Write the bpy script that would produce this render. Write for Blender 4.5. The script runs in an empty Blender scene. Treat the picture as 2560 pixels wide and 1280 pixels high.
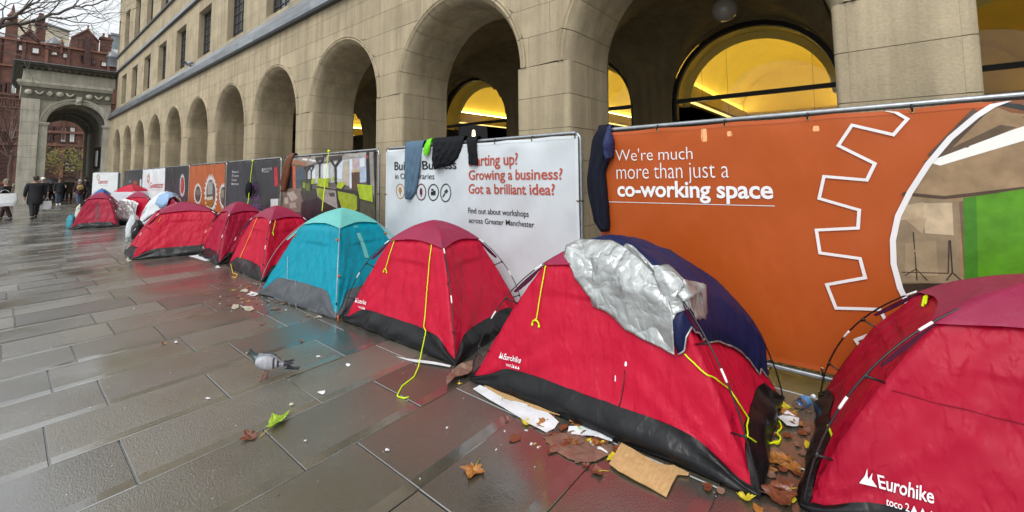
import bpy, bmesh, math, random
import numpy as np
from mathutils import Vector, Matrix, noise
from mathutils.bvhtree import BVHTree
random.seed(7)
R_ = math.radians
SC = bpy.context.scene
# ---------------------------------------------------------------- camera
F_PX, PY0, YAW, PITCH, ROLL, CAMH = 1041.0, 353.7, R_(50.58), R_(3.93), R_(-0.5), 1.6
fw = Vector((math.sin(YAW)*math.cos(PITCH), math.cos(YAW)*math.cos(PITCH), math.sin(PITCH)))
r0 = Vector((math.cos(YAW), -math.sin(YAW), 0)); u0 = r0.cross(fw)
rt = r0*math.cos(ROLL) + u0*math.sin(ROLL); up = -r0*math.sin(ROLL) + u0*math.cos(ROLL)
cd = bpy.data.cameras.new('camera'); cam = bpy.data.objects.new('camera', cd)
SC.collection.objects.link(cam); SC.camera = cam
cd.sensor_width = 36; cd.sensor_fit = 'HORIZONTAL'; cd.lens = F_PX/2560*36
cd.shift_y = (PY0-640)/2560; cd.clip_start = 0.05; cd.clip_end = 2000
cam.matrix_world = Matrix(((rt.x, up.x, -fw.x, 0), (rt.y, up.y, -fw.y, 0), (rt.z, up.z, -fw.z, CAMH), (0, 0, 0, 1)))
# ---------------------------------------------------------------- world, sun, exposure
W = bpy.data.worlds.new('World'); SC.world = W; W.use_nodes = True
wn = W.node_tree; wn.nodes.clear()
sky = wn.nodes.new('ShaderNodeTexSky'); sky.sky_type = 'NISHITA'; sky.sun_disc = False
SUN_EL, SUN_AZ = 48.0, 250.0        # azimuth clockwise from +Y
sky.sun_elevation = R_(SUN_EL); sky.sun_rotation = R_(SUN_AZ); sky.air_density = 1.0; sky.dust_density = 5.0
hs = wn.nodes.new('ShaderNodeHueSaturation'); hs.inputs['Saturation'].default_value = 0.12
mx = wn.nodes.new('ShaderNodeMix'); mx.data_type = 'RGBA'; mx.inputs[0].default_value = 0.72
mx.inputs[7].default_value = (7.6, 8.0, 8.3, 1)      # even cloud layer
bg = wn.nodes.new('ShaderNodeBackground'); bg.inputs['Strength'].default_value = 0.10
wo = wn.nodes.new('ShaderNodeOutputWorld')
wn.links.new(sky.outputs[0], hs.inputs['Color']); wn.links.new(hs.outputs[0], mx.inputs[6])
# overcast gradient: the zenith is brighter than the horizon
tcw = wn.nodes.new('ShaderNodeTexCoord'); sx = wn.nodes.new('ShaderNodeSeparateXYZ'); wn.links.new(tcw.outputs['Generated'], sx.inputs[0])
gr = wn.nodes.new('ShaderNodeMapRange'); gr.inputs[1].default_value = 0.0; gr.inputs[2].default_value = 1.0; gr.inputs[3].default_value = 0.58; gr.inputs[4].default_value = 1.45
wn.links.new(sx.outputs[2], gr.inputs[0]); vs_ = wn.nodes.new('ShaderNodeVectorMath'); vs_.operation = 'SCALE'
wn.links.new(mx.outputs[2], vs_.inputs[0]); wn.links.new(gr.outputs[0], vs_.inputs[3]); wn.links.new(vs_.outputs[0], bg.inputs['Color']); wn.links.new(bg.outputs[0], wo.inputs[0])
sl = bpy.data.lights.new('sun', 'SUN'); sl.energy = 0.5; sl.angle = R_(25); sl.color = (1, 0.97, 0.92)
sun = bpy.data.objects.new('sun', sl); SC.collection.objects.link(sun)
a_, e_ = R_(SUN_AZ), R_(SUN_EL)
sdir = Vector((math.sin(a_)*math.cos(e_), math.cos(a_)*math.cos(e_), math.sin(e_)))
sun.rotation_euler = sdir.to_track_quat('Z', 'Y').to_euler()
SC.view_settings.view_transform = 'Standard'; SC.view_settings.look = 'None'
SC.view_settings.gamma = 1; SC.view_settings.exposure = 0.95; SC.view_settings.use_curve_mapping = False
SC.render.engine = 'CYCLES'
SC.cycles.max_bounces = 8; SC.cycles.transparent_max_bounces = 16
# ---------------------------------------------------------------- survey helpers: points on real planes
def ray(x, y):
    return rt*((x-1280)/F_PX) + up*(-(y-PY0)/F_PX) + fw
def gz(x, y): return -0.01*min(max(y, -30), 70)
def onG(x, y, dz=0.0):
    d = ray(x, y); t = (dz-CAMH)/(d.z+0.01*d.y); P = d*t
    return Vector((P.x, P.y, -0.01*P.y+dz))
def onX(x, y, X):
    d = ray(x, y); t = X/d.x; return Vector((X, d.y*t, CAMH+d.z*t))
def onY(x, y, Y):
    d = ray(x, y); t = Y/d.y; return Vector((d.x*t, Y, CAMH+d.z*t))
# ---------------------------------------------------------------- object helpers
def link(o): SC.collection.objects.link(o); return o
def tag(o, label=None, cat=None, group=None, kind=None):
    if label: o['label'] = label
    if cat: o['category'] = cat
    if group: o['group'] = group
    if kind: o['kind'] = kind
    return o
def empty(name, loc=(0, 0, 0), rz=0.0, label=None, cat=None, group=None):
    o = link(bpy.data.objects.new(name, None)); o.location = loc; o.rotation_euler.z = rz
    o.empty_display_size = 0.1
    return tag(o, label, cat, group)
class MB:
    def __init__(s): s.v = []; s.f = []; s.m = []; s.r = []; s.sm = []
    def add(s, vs, fs, mi=0, rnd=0.5, smooth=False):
        b = len(s.v); s.v.extend([tuple(p) for p in vs])
        for f in fs: s.f.append([i+b for i in f]); s.m.append(mi); s.r.append(rnd); s.sm.append(smooth)
    def box(s, a, b, mi=0, rnd=0.5):
        x0, y0, z0 = a; x1, y1, z1 = b
        s.add([(x0,y0,z0),(x1,y0,z0),(x1,y1,z0),(x0,y1,z0),(x0,y0,z1),(x1,y0,z1),(x1,y1,z1),(x0,y1,z1)],
              [(0,3,2,1),(4,5,6,7),(0,1,5,4),(1,2,6,5),(2,3,7,6),(3,0,4,7)], mi, rnd)
    def obox(s, c, ax, ay, az, mi=0, rnd=0.5):   # centre and three half-axes
        c, ax, ay, az = Vector(c), Vector(ax), Vector(ay), Vector(az)
        P = [c+ax*i+ay*j+az*k for k in (-1, 1) for j in (-1, 1) for i in (-1, 1)]
        s.add(P, [(0,2,3,1),(4,5,7,6),(0,1,5,4),(1,3,7,5),(3,2,6,7),(2,0,4,6)], mi, rnd)
    def tube(s, pts, rad, n=6, mi=0, rnd=0.5, cap=True):
        pts = [Vector(p) for p in pts]; L = len(pts)
        if not hasattr(rad, '__len__'): rad = [rad]*L
        rings = []; prev = None
        for i in range(L):
            d = (pts[min(i+1, L-1)]-pts[max(i-1, 0)])
            if d.length < 1e-9: d = Vector((0, 0, 1))
            d.normalize()
            if prev is None:
                a = Vector((0, 0, 1)) if abs(d.z) < 0.9 else Vector((1, 0, 0)); e1 = d.cross(a).normalized()
            else:
                e1 = (prev-d*prev.dot(d))
                e1 = e1.normalized() if e1.length > 1e-6 else d.orthogonal().normalized()
            prev = e1; e2 = d.cross(e1)
            rings.append([pts[i]+(e1*math.cos(2*math.pi*k/n)+e2*math.sin(2*math.pi*k/n))*rad[i] for k in range(n)])
        vs = [p for r in rings for p in r]
        fs = [(i*n+k, i*n+(k+1) % n, (i+1)*n+(k+1) % n, (i+1)*n+k) for i in range(L-1) for k in range(n)]
        if cap: fs += [tuple(range(n))[::-1], tuple((L-1)*n+k for k in range(n))]
        s.add(vs, fs, mi, rnd, True)
    def grid(s, P, mi=0, rnd=0.5, smooth=True, closed=False):   # P[i][j]
        n, m = len(P), len(P[0]); vs = [p for r in P for p in r]
        fs = [(i*m+j, i*m+(j+1) % m, (i+1)*m+(j+1) % m, (i+1)*m+j) for i in range(n-1) for j in range(m if closed else m-1)]
        s.add(vs, fs, mi, rnd, smooth)
    def lathe(s, prof, c=(0, 0, 0), n=16, mi=0, rnd=0.5, M=None):   # prof [(r,z)]
        P = []
        for r, z in prof:
            row = []
            for k in range(n):
                a = 2*math.pi*k/n; q = Vector((r*math.cos(a), r*math.sin(a), z))
                if M is not None: q = M @ q
                row.append(q+Vector(c))
            P.append(row)
        s.grid(P, mi, rnd, True, True)
    def build(s, name, mats, parent=None, **kw):
        me = bpy.data.meshes.new(name); me.from_pydata(s.v, [], s.f)
        mats = mats if isinstance(mats, (list, tuple)) else [mats]
        for m in mats: me.materials.append(m)
        if s.f:
            me.polygons.foreach_set('material_index', s.m); me.polygons.foreach_set('use_smooth', s.sm)
            at = me.attributes.new('rnd', 'FLOAT', 'FACE'); at.data.foreach_set('value', s.r)
        me.update(); o = link(bpy.data.objects.new(name, me))
        if parent is not None:
            o.parent = parent; o.matrix_parent_inverse = Matrix.Translation(-Vector(parent.location)) if parent.rotation_euler.z == 0 else parent_inv(parent)
        return tag(o, **kw) if kw else o
def parent_inv(p):
    return (Matrix.Translation(p.location) @ p.rotation_euler.to_matrix().to_4x4()).inverted()
def solidify(o, th, off=-1):
    m = o.modifiers.new('solid', 'SOLIDIFY'); m.thickness = th; m.offset = off
def clip(x, a, b): return max(a, min(b, x))
def lerp(a, b, t): return a+(b-a)*t
def nz(x, y=0, z=0): return noise.noise(Vector((x, y, z)))
def pl_sample(pl, n):            # resample a polyline of Vectors
    pl = [Vector(p) for p in pl]; L = [0]
    for a, b in zip(pl, pl[1:]): L.append(L[-1]+(b-a).length)
    out = []
    for i in range(n):
        s = L[-1]*i/(n-1); k = 0
        while k < len(L)-2 and L[k+1] < s: k += 1
        out.append(pl[k].lerp(pl[k+1], (s-L[k])/max(L[k+1]-L[k], 1e-9)))
    return out
# ---------------------------------------------------------------- materials
def new_mat(name):
    m = bpy.data.materials.new(name); m.use_nodes = True
    nt = m.node_tree; b = nt.nodes['Principled BSDF']; return m, nt, b
def nd(nt, t, **kw):
    n = nt.nodes.new(t)
    for k, v in kw.items():
        if k.startswith('i_'):
            key = k[2:]; n.inputs[int(key) if key.isdigit() else key.replace('_', ' ')].default_value = v
        else: setattr(n, k, v)
    return n
def setp(b, **kw):
    for k, v in kw.items():
        b.inputs[k.replace('_', ' ')].default_value = v
def M_(name, col, rough=0.6, metal=0.0, var=0.12, scale=8.0, bump=0.0, bscale=60.0, rnd=0.0, coat=0.0, spec=0.5, sheen=0.0, trans=0.0, detail=4, streak=None):
    """general procedural material: colour with large and fine variation, optional bump and per-piece variation"""
    m, nt, b = new_mat(name); L = nt.links.new
    tc = nd(nt, 'ShaderNodeTexCoord'); geo = nd(nt, 'ShaderNodeNewGeometry')
    vec = geo.outputs['Position']
    if streak:
        mp = nd(nt, 'ShaderNodeMapping'); mp.inputs['Scale'].default_value = streak; L(vec, mp.inputs[0]); vec = mp.outputs[0]
    n1 = nd(nt, 'ShaderNodeTexNoise', i_Scale=scale, i_Detail=detail, i_Roughness=0.6); L(vec, n1.inputs['Vector'])
    mr = nd(nt, 'ShaderNodeMapRange'); mr.inputs[1].default_value = 0.3; mr.inputs[2].default_value = 0.7
    mr.inputs[3].default_value = 1-var; mr.inputs[4].default_value = 1+var; L(n1.outputs[0], mr.inputs[0])
    v = mr.outputs[0]
    if rnd:
        at = nd(nt, 'ShaderNodeAttribute', attribute_name='rnd'); m2 = nd(nt, 'ShaderNodeMapRange')
        m2.inputs[3].default_value = 1-rnd; m2.inputs[4].default_value = 1+rnd; L(at.outputs['Fac'], m2.inputs[0])
        mu = nd(nt, 'ShaderNodeMath', operation='MULTIPLY'); L(v, mu.inputs[0]); L(m2.outputs[0], mu.inputs[1]); v = mu.outputs[0]
    vm = nd(nt, 'ShaderNodeVectorMath', operation='SCALE'); vm.inputs[0].default_value = col[:3]; L(v, vm.inputs[3])
    L(vm.outputs[0], b.inputs['Base Color'])
    b.inputs['Roughness'].default_value = rough; b.inputs['Metallic'].default_value = metal
    b.inputs['Coat Weight'].default_value = coat; b.inputs['Coat Roughness'].default_value = 0.12
    b.inputs['Specular IOR Level'].default_value = spec
    if sheen: b.inputs['Sheen Weight'].default_value = sheen
    if bump:
        n2 = nd(nt, 'ShaderNodeTexNoise', i_Scale=bscale, i_Detail=5.0, i_Roughness=0.6); L(geo.outputs['Position'], n2.inputs['Vector'])
        bp = nd(nt, 'ShaderNodeBump', i_Strength=1.0, i_Distance=bump); L(n2.outputs[0], bp.inputs['Height']); L(bp.outputs[0], b.inputs['Normal'])
    if trans:
        tr = nd(nt, 'ShaderNodeBsdfTranslucent'); L(vm.outputs[0], tr.inputs['Color']); ms = nd(nt, 'ShaderNodeMixShader', i_0=trans)
        L(b.outputs[0], ms.inputs[1]); L(tr.outputs[0], ms.inputs[2]); L(ms.outputs[0], nt.nodes['Material Output'].inputs[0])
    return m
def nylon(name, col, rough=0.42, trans=0.12, fold=0.02):
    m = M_(name, col, rough, var=0.07, scale=3, trans=trans, spec=0.22)
    nt = m.node_tree; b = nt.nodes['Principled BSDF']; L = nt.links.new
    geo = nd(nt, 'ShaderNodeNewGeometry')
    mp = nd(nt, 'ShaderNodeMapping'); mp.inputs['Scale'].default_value = (1.6, 1.6, 0.7); L(geo.outputs['Position'], mp.inputs[0])
    n1 = nd(nt, 'ShaderNodeTexNoise', i_Scale=4.5, i_Detail=2.0, i_Roughness=0.45); L(mp.outputs[0], n1.inputs['Vector'])
    mp2 = nd(nt, 'ShaderNodeMapping'); mp2.inputs['Scale'].default_value = (1, 1, .35); mp2.inputs['Rotation'].default_value = (.5, .3, .2); L(geo.outputs['Position'], mp2.inputs[0])
    n2 = nd(nt, 'ShaderNodeTexNoise', i_Scale=9.0, i_Detail=3.0, i_Roughness=.5); L(mp2.outputs[0], n2.inputs['Vector'])
    rg = nd(nt, 'ShaderNodeMapRange'); rg.inputs[1].default_value = .42; rg.inputs[2].default_value = .58; rg.interpolation_type = 'SMOOTHSTEP'; L(n2.outputs[0], rg.inputs[0])
    b1 = nd(nt, 'ShaderNodeBump', i_Strength=1.0, i_Distance=fold*1.45); L(n1.outputs[0], b1.inputs['Height'])
    b2 = nd(nt, 'ShaderNodeBump', i_Strength=0.7, i_Distance=fold*.34); L(rg.outputs[0], b2.inputs['Height']); L(b1.outputs[0], b2.inputs['Normal'])
    L(b2.outputs[0], b.inputs['Normal']); return m
def emis(name, col, st):
    m, nt, b = new_mat(name); e = nd(nt, 'ShaderNodeEmission', i_Strength=st); e.inputs[0].default_value = (*col, 1)
    nt.links.new(e.outputs[0], nt.nodes['Material Output'].inputs[0]); return m
def glass_mat(name, tint=(0.9, 0.9, 0.88), refl=0.04):
    m, nt, b = new_mat(name); L = nt.links.new
    tr = nd(nt, 'ShaderNodeBsdfTransparent'); tr.inputs[0].default_value = (*tint, 1)
    gl = nd(nt, 'ShaderNodeBsdfGlossy', i_Roughness=0.01); fr = nd(nt, 'ShaderNodeLayerWeight', i_Blend=0.5)
    pw = nd(nt, 'ShaderNodeMath', operation='POWER'); L(fr.outputs['Facing'], pw.inputs[0]); pw.inputs[1].default_value = 5.0
    mr = nd(nt, 'ShaderNodeMapRange'); mr.inputs[3].default_value = refl; L(pw.outputs[0], mr.inputs[0])
    ms = nd(nt, 'ShaderNodeMixShader'); L(mr.outputs[0], ms.inputs[0]); L(tr.outputs[0], ms.inputs[1]); L(gl.outputs[0], ms.inputs[2])
    L(ms.outputs[0], nt.nodes['Material Output'].inputs[0]); return m

SAND = (0.41, 0.338, 0.224)
def sandstone(name, col=SAND, rnd=0.07, streaky=True):
    m, nt, b = new_mat(name); L = nt.links.new; geo = nd(nt, 'ShaderNodeNewGeometry'); P = geo.outputs['Position']
    def rng(src, a, c, lo, hi):
        r = nd(nt, 'ShaderNodeMapRange'); r.inputs[1].default_value = a; r.inputs[2].default_value = c
        r.inputs[3].default_value = lo; r.inputs[4].default_value = hi; L(src, r.inputs[0]); return r.outputs[0]
    def mul(a, c):
        n = nd(nt, 'ShaderNodeMath', operation='MULTIPLY'); L(a, n.inputs[0]); L(c, n.inputs[1]); return n.outputs[0]
    n1 = nd(nt, 'ShaderNodeTexNoise', i_Scale=1.1, i_Detail=6.0, i_Roughness=0.62); L(P, n1.inputs['Vector'])
    mp = nd(nt, 'ShaderNodeMapping'); mp.inputs['Scale'].default_value = (2.2, 2.2, 0.16); L(P, mp.inputs[0])
    n2 = nd(nt, 'ShaderNodeTexNoise', i_Scale=2.2, i_Detail=5.0, i_Roughness=0.65); L(mp.outputs[0], n2.inputs['Vector'])
    n3 = nd(nt, 'ShaderNodeTexNoise', i_Scale=38.0, i_Detail=3.0); L(P, n3.inputs['Vector'])
    v = mul(rng(n1.outputs[0], 0.3, 0.7, 0.84, 1.14), rng(n3.outputs[0], 0.3, 0.7, 0.94, 1.06))
    if streaky: v = mul(v, rng(n2.outputs[0], 0.36, 0.6, 0.79, 1.05))
    at = nd(nt, 'ShaderNodeAttribute', attribute_name='rnd'); v = mul(v, rng(at.outputs['Fac'], 0, 1, 1-rnd, 1+rnd))
    vm = nd(nt, 'ShaderNodeVectorMath', operation='SCALE'); vm.inputs[0].default_value = col; L(v, vm.inputs[3])
    L(vm.outputs[0], b.inputs['Base Color']); b.inputs['Roughness'].default_value = 0.85; b.inputs['Specular IOR Level'].default_value = 0.25
    bp = nd(nt, 'ShaderNodeBump', i_Strength=0.6, i_Distance=0.006); L(n3.outputs[0], bp.inputs['Height']); L(bp.outputs[0], b.inputs['Normal'])
    return m
M = {}
M['stone'] = sandstone('sandstone'); M['joint'] = M_('stone_joint', (0.235, 0.195, 0.12), 0.9, scale=3)
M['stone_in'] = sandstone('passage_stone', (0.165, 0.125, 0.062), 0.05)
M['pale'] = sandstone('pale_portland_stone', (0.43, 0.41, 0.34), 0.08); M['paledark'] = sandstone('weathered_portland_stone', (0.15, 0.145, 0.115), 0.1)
M['lead'] = M_('lead_flashing', (0.20, 0.215, 0.23), 0.34, 0.35, var=0.3, scale=2.5, rnd=0.28, streak=(1, 0.5, 4))
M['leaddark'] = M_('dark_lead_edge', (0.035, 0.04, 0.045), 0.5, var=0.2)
M['black'] = M_('black_metal_frame', (0.012, 0.010, 0.008), 0.45, spec=0.3)
M['wframe'] = M_('bronze_window_frame', (0.045, 0.045, 0.045), 0.5)
M['glass'] = glass_mat('window_glass')
M['paneD'] = M_('dark_window_pane', (0.03, 0.035, 0.04), 0.06, var=0.3, scale=0.6, spec=0.8)
M['paneW'] = M_('window_blind', (0.72, 0.75, 0.78), 0.5, var=0.1)
M['cream'] = M_('cream_painted_plaster', (0.78, 0.62, 0.16), 0.6, var=0.06, scale=1.2)
M['creamd'] = M_('cream_ledge', (0.50, 0.38, 0.13), 0.6, var=0.05)
M['glow'] = emis('cove_lamp', (1.0, 0.84, 0.34), 15.0)
M['glowdim'] = emis('dim_cove_lamp', (1.0, 0.74, 0.25), 2.6)
M['glowlow'] = emis('added_ledge_glow', (0.9, 0.62, 0.18), 1.3)  # glow for the added fill strips below the ledges
M['lampon'] = emis('pendant_lamp_glow', (1.0, 0.80, 0.40), 9.0)
M['globe'] = M_('opal_glass_globe', (0.30, 0.28, 0.24), 0.12, var=0.02)
# ================================================================= GROUND
def wet_stone(name, col, rough_hi, bump, coat_r, band=False):
    m, nt, b = new_mat(name); L = nt.links.new; geo = nd(nt, 'ShaderNodeNewGeometry'); P = geo.outputs['Position']
    def rng(src, a, c, lo, hi):
        r = nd(nt, 'ShaderNodeMapRange'); r.inputs[1].default_value = a; r.inputs[2].default_value = c
        r.inputs[3].default_value = lo; r.inputs[4].default_value = hi; L(src, r.inputs[0]); return r.outputs[0]
    at = nd(nt, 'ShaderNodeAttribute', attribute_name='rnd')
    n1 = nd(nt, 'ShaderNodeTexNoise', i_Scale=0.9, i_Detail=5.0, i_Roughness=0.6); L(P, n1.inputs['Vector'])
    n2 = nd(nt, 'ShaderNodeTexNoise', i_Scale=26.0, i_Detail=4.0); L(P, n2.inputs['Vector'])
    mu = nd(nt, 'ShaderNodeMath', operation='MULTIPLY'); L(rng(n1.outputs[0], 0.3, 0.7, 0.72, 1.25), mu.inputs[0]); L(rng(at.outputs['Fac'], 0, 1, 0.55, 1.55), mu.inputs[1])
    mu2 = nd(nt, 'ShaderNodeMath', operation='MULTIPLY'); L(mu.outputs[0], mu2.inputs[0]); L(rng(n2.outputs[0], 0.3, 0.7, 0.85, 1.15), mu2.inputs[1])
    vm = nd(nt, 'ShaderNodeVectorMath', operation='SCALE'); vm.inputs[0].default_value = col; L(mu2.outputs[0], vm.inputs[3]); L(vm.outputs[0], b.inputs['Base Color'])
    b.inputs['Roughness'].default_value = 0.6
    # film of water: puddled patches are smoother than the drained ones
    pd = nd(nt, 'ShaderNodeTexNoise', i_Scale=0.55, i_Detail=3.0, i_Roughness=0.55); L(P, pd.inputs['Vector'])
    pudd = rng(pd.outputs[0], 0.42, 0.62, 1.0, 0.12)
    b.inputs['Coat Weight'].default_value = 1.0; b.inputs['Coat IOR'].default_value = 2.8
    cr = nd(nt, 'ShaderNodeMath', operation='MULTIPLY'); L(pudd, cr.inputs[0]); cr.inputs[1].default_value = coat_r
    cm_ = nd(nt, 'ShaderNodeMath', operation='MULTIPLY'); L(cr.outputs[0], cm_.inputs[0]); L(rng(at.outputs['Fac'], 0, 1, .45, 1.5), cm_.inputs[1])
    ad = nd(nt, 'ShaderNodeMath', operation='ADD'); L(cm_.outputs[0], ad.inputs[0]); ad.inputs[1].default_value = 0.06; L(ad.outputs[0], b.inputs['Coat Roughness'])
    nb = nd(nt, 'ShaderNodeTexNoise', i_Scale=95.0, i_Detail=3.0, i_Roughness=0.6); L(P, nb.inputs['Vector'])
    nb2 = nd(nt, 'ShaderNodeTexNoise', i_Scale=3.0, i_Detail=3.0); L(P, nb2.inputs['Vector'])
    st = nd(nt, 'ShaderNodeMath', operation='MULTIPLY'); L(pudd, st.inputs[0]); st.inputs[1].default_value = 1.0
    bp = nd(nt, 'ShaderNodeBump', i_Distance=bump); L(st.outputs[0], bp.inputs['Strength']); L(nb.outputs[0], bp.inputs['Height'])
    bp2 = nd(nt, 'ShaderNodeBump', i_Strength=0.5, i_Distance=0.006); L(nb2.outputs[0], bp2.inputs['Height']); L(bp.outputs[0], bp2.inputs['Normal'])
    L(bp2.outputs[0], b.inputs['Normal']); L(bp2.outputs[0], b.inputs['Coat Normal'])
    return m
M['slab'] = wet_stone('wet_riven_paving', (0.056, 0.048, 0.031), 0.5, 0.0036, 0.22)
M['band'] = wet_stone('wet_smooth_slab_margin', (0.062, 0.057, 0.041), 0.4, 0.0006, 0.07)
M['slabjoint'] = wet_stone('wet_paving_joint', (0.035, 0.032, 0.025), 0.6, 0.002, 0.3)
g = MB()
g.grid([[Vector((x, y, gz(x, y)-0.012)) for x in (-400, -60, -12, 14, 60, 400)] for y in (-300, -30, 0, 35, 70, 600)], smooth=False)
tag(g.build('ground', M['slabjoint']), kind='structure')
paving = tag(link(bpy.data.objects.new('paving', None)), kind='structure')
slabs = []
rs = random.Random(11); course = -7
while True:
    y0 = 1.80+0.595*course; y1 = y0+0.595; course += 1
    if y0 > 40: break
    x = -10-rs.random()
    while x < 9.4:
        w = rs.choice((0.62, 0.75, 0.88, 0.88, 1.0, 1.12)); x2 = x+w
        slabs.append([x, x2, y0, y1, rs.random()]); x = x2
# surveyed joints of the nearest courses
fix = {1.80: [0.30, 1.42, 2.22], 2.395: [0.2, 1.12, 1.9], 2.99: [-0.2, 0.525, 1.5, 2.3], 3.585: [0.24, 1.12, 2.0], 4.18: [-0.35, 0.55, 1.45], 4.775: [-0.5, 0.31, 1.2, 2.0]}
keep = [s for s in slabs if not any(abs(s[2]-k) < 0.05 for k in fix)]
for k, js in fix.items():
    xs = [-9.6+0.8*i for i in range(30)]
    xs = [v for v in xs if v < js[0]-0.4]+js+[js[-1]+0.86*(i+1) for i in range(9)]
    for a, b in zip(xs, xs[1:]): keep.append([a, b, k, k+0.595, rs.random()])
slabs = keep
def slab_geo(mb, x0, x1, y0, y1, rn):
    gap = 0.003; x0 += gap; x1 -= gap; ya = y0+gap*0.8; yb = y1-gap*0.8; ym = y0+0.085
    tx, ty, dz = rs.uniform(-.004, .004), rs.uniform(-.006, .006), rs.uniform(-.0018, .0018)
    cx, cy = (x0+x1)/2, (y0+y1)/2
    def P(x, y, d=0): return (x, y, gz(x, y)+dz+tx*(x-cx)+ty*(y-cy)-d)
    bv = 0.004
    mb.add([P(x0+bv, ym), P(x1-bv, ym), P(x1-bv, yb-bv), P(x0+bv, yb-bv)], [(0, 1, 2, 3)], 0, rn)
    mb.add([P(x0+bv, ya+bv), P(x1-bv, ya+bv), P(x1-bv, ym), P(x0+bv, ym)], [(0, 1, 2, 3)], 1, rn)
    I = [P(x0+bv, ya+bv), P(x1-bv, ya+bv), P(x1-bv, yb-bv), P(x0+bv, yb-bv)]; O = [P(x0, ya, .004), P(x1, ya, .004), P(x1, yb, .004), P(x0, yb, .004)]; U = [P(x0, ya, .03), P(x1, ya, .03), P(x1, yb, .03), P(x0, yb, .03)]
    for i in range(4):
        j = (i+1) % 4; mb.add([O[i], O[j], I[j], I[i]], [(0, 1, 2, 3)], 1, rn*0.4); mb.add([U[i], U[j], O[j], O[i]], [(0, 1, 2, 3)], 1, rn*0.3)
def seen(x, y, z=0):
    v = Vector((x, y, z-CAMH)); d = v.dot(fw)
    if d < 0.3: return None
    return (1280+F_PX*v.dot(rt)/d, PY0-F_PX*v.dot(up)/d, d)
def area(s):
    q = seen((s[0]+s[1])/2, (s[2]+s[3])/2)
    if q is None or q[0] < -60 or q[0] > 2600 or q[1] > 1350: return 0
    if s[0] > 2.5 and s[2] > 0.3: return 0
    return (s[1]-s[0])/q[2]**3
slabs.sort(key=area, reverse=True)
for s in slabs[:298]:
    mb = MB(); slab_geo(mb, *s); mb.build('slab', [M['slab'], M['band']], paving)
mb = MB()
for s in slabs[298:]: slab_geo(mb, *s)
mb.build('slab_field', [M['slab'], M['band']], paving, kind='stuff')
# ================================================================= TOWN HALL BLOCK WITH THE ARCADE
XF, XU, XB, SPR = 5.0, 5.28, 9.35, 3.16
HW = 1.475
CEN = lambda k: 1.58+3.9*k
KS = list(range(-2, 11))
YEND = 45.0
hall = empty('stone_building', (XF, 20, 0), 0, 'long sandstone building with a round arched arcade and lead covered ledge', 'building')
def hole_arch(cs, hw, spr, rad):
    def f(y):
        z = -9
        for c in cs:
            d = abs(y-c)
            if d < hw: z = max(z, spr)
            if d < rad: z = max(z, spr+math.sqrt(rad*rad-d*d))
        return z
    return f
hfront = hole_arch([CEN(k) for k in KS], 1.58, SPR, 1.665)
def hlow(y):
    return SPR if min(abs(y-CEN(k)) for k in KS) < 1.58 else -9
crit = []
for k in KS:
    for s in (-1, 1):
        crit += [CEN(k)+s*1.58, CEN(k)+s*1.665]
        crit += [CEN(k)+s*1.665*math.sin(a) for a in (0.15, .35, .55, .75, .92, 1.05, 1.15, 1.25, 1.35, 1.45)]
crit = sorted(crit)
def col_piece(mb, ya, yb, za, zb, hole, X, depth, mi, rn, eps=1e-4):
    """one ashlar: face at x=X, sides back to X+depth, cut by the opening below it"""
    ys = [ya]+[c for c in crit if ya+.004 < c < yb-.004]+[yb]
    samp = []
    for i, y in enumerate(ys):
        if i > 0: samp.append((y, max(za, hole(y-eps))))
        if i < len(ys)-1: samp.append((y, max(za, hole(y+eps))))
    run = []
    def flush():
        if len(run) < 2: run.clear(); return
        n = len(run); V = []
        for y, z in run: V += [(X, y, z), (X, y, zb)]
        F = [(2*i, 2*i+1, 2*i+3, 2*i+2) for i in range(n-1)]
        if depth:
            b = len(V); ring = [(y, z) for y, z in run]+[(y, zb) for y, z in reversed(run)]
            V2 = []; idx = [2*i for i in range(n)]+[2*i+1 for i in reversed(range(n))]
            for y, z in ring: V2.append((X+depth, y, z))
            V += V2; m = len(ring)
            for i in range(m):
                j = (i+1) % m; F.append((idx[i], idx[j], b+j, b+i))
        mb.add(V, F, mi, rn); run.clear()
    for i in range(0, len(samp)-1, 2):
        a, b = samp[i], samp[i+1]
        if a[1] >= zb-1e-3 and b[1] >= zb-1e-3: flush(); continue
        a = (a[0], min(a[1], zb)); b = (b[0], min(b[1], zb))
        if run and (abs(run[-1][0]-a[0]) > 1e-6 or abs(run[-1][1]-a[1]) > .02): flush()
        if not run: run.append(a)
        run.append(b)
    flush()
# backing sheet = the recessed joints
mb = MB(); col_piece(mb, -7.7, YEND, -1.0, SPR, hlow, XF+0.006, 0, 0, .5); col_piece(mb, -7.7, YEND, SPR, 5.95, hfront, XF+0.006, 0, 0, .5)
mb.build('wall_backing', M['joint'], hall)
rs = random.Random(3); rows = [-0.7, -0.2, .3, .78, 1.26, 1.73, 2.2, 2.68, SPR, 3.62, 4.08, 4.54, 5.0, 5.45, 5.9]
jobs = []
for ri, (za, zb) in enumerate(zip(rows, rows[1:])):
    if zb <= SPR+.01:
        for k in KS[:-1]:
            ya, yb = CEN(k)+1.58, CEN(k+1)-1.58
            if k == KS[-1]: yb = YEND
            jobs.append((ya, yb, za, zb))
        jobs.append((CEN(KS[-1])+1.58, YEND, za, zb))
    else:
        y = -7.7+rs.random()*.5
        while y < YEND:
            w = rs.uniform(.75, 1.15); jobs.append((y, min(y+w, YEND), za, zb)); y += w
jobs.sort(key=lambda j: (abs((j[0]+j[1])/2-3.5) + (8 if j[3] < 1.5 else 0)))
stuff = MB()
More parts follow.
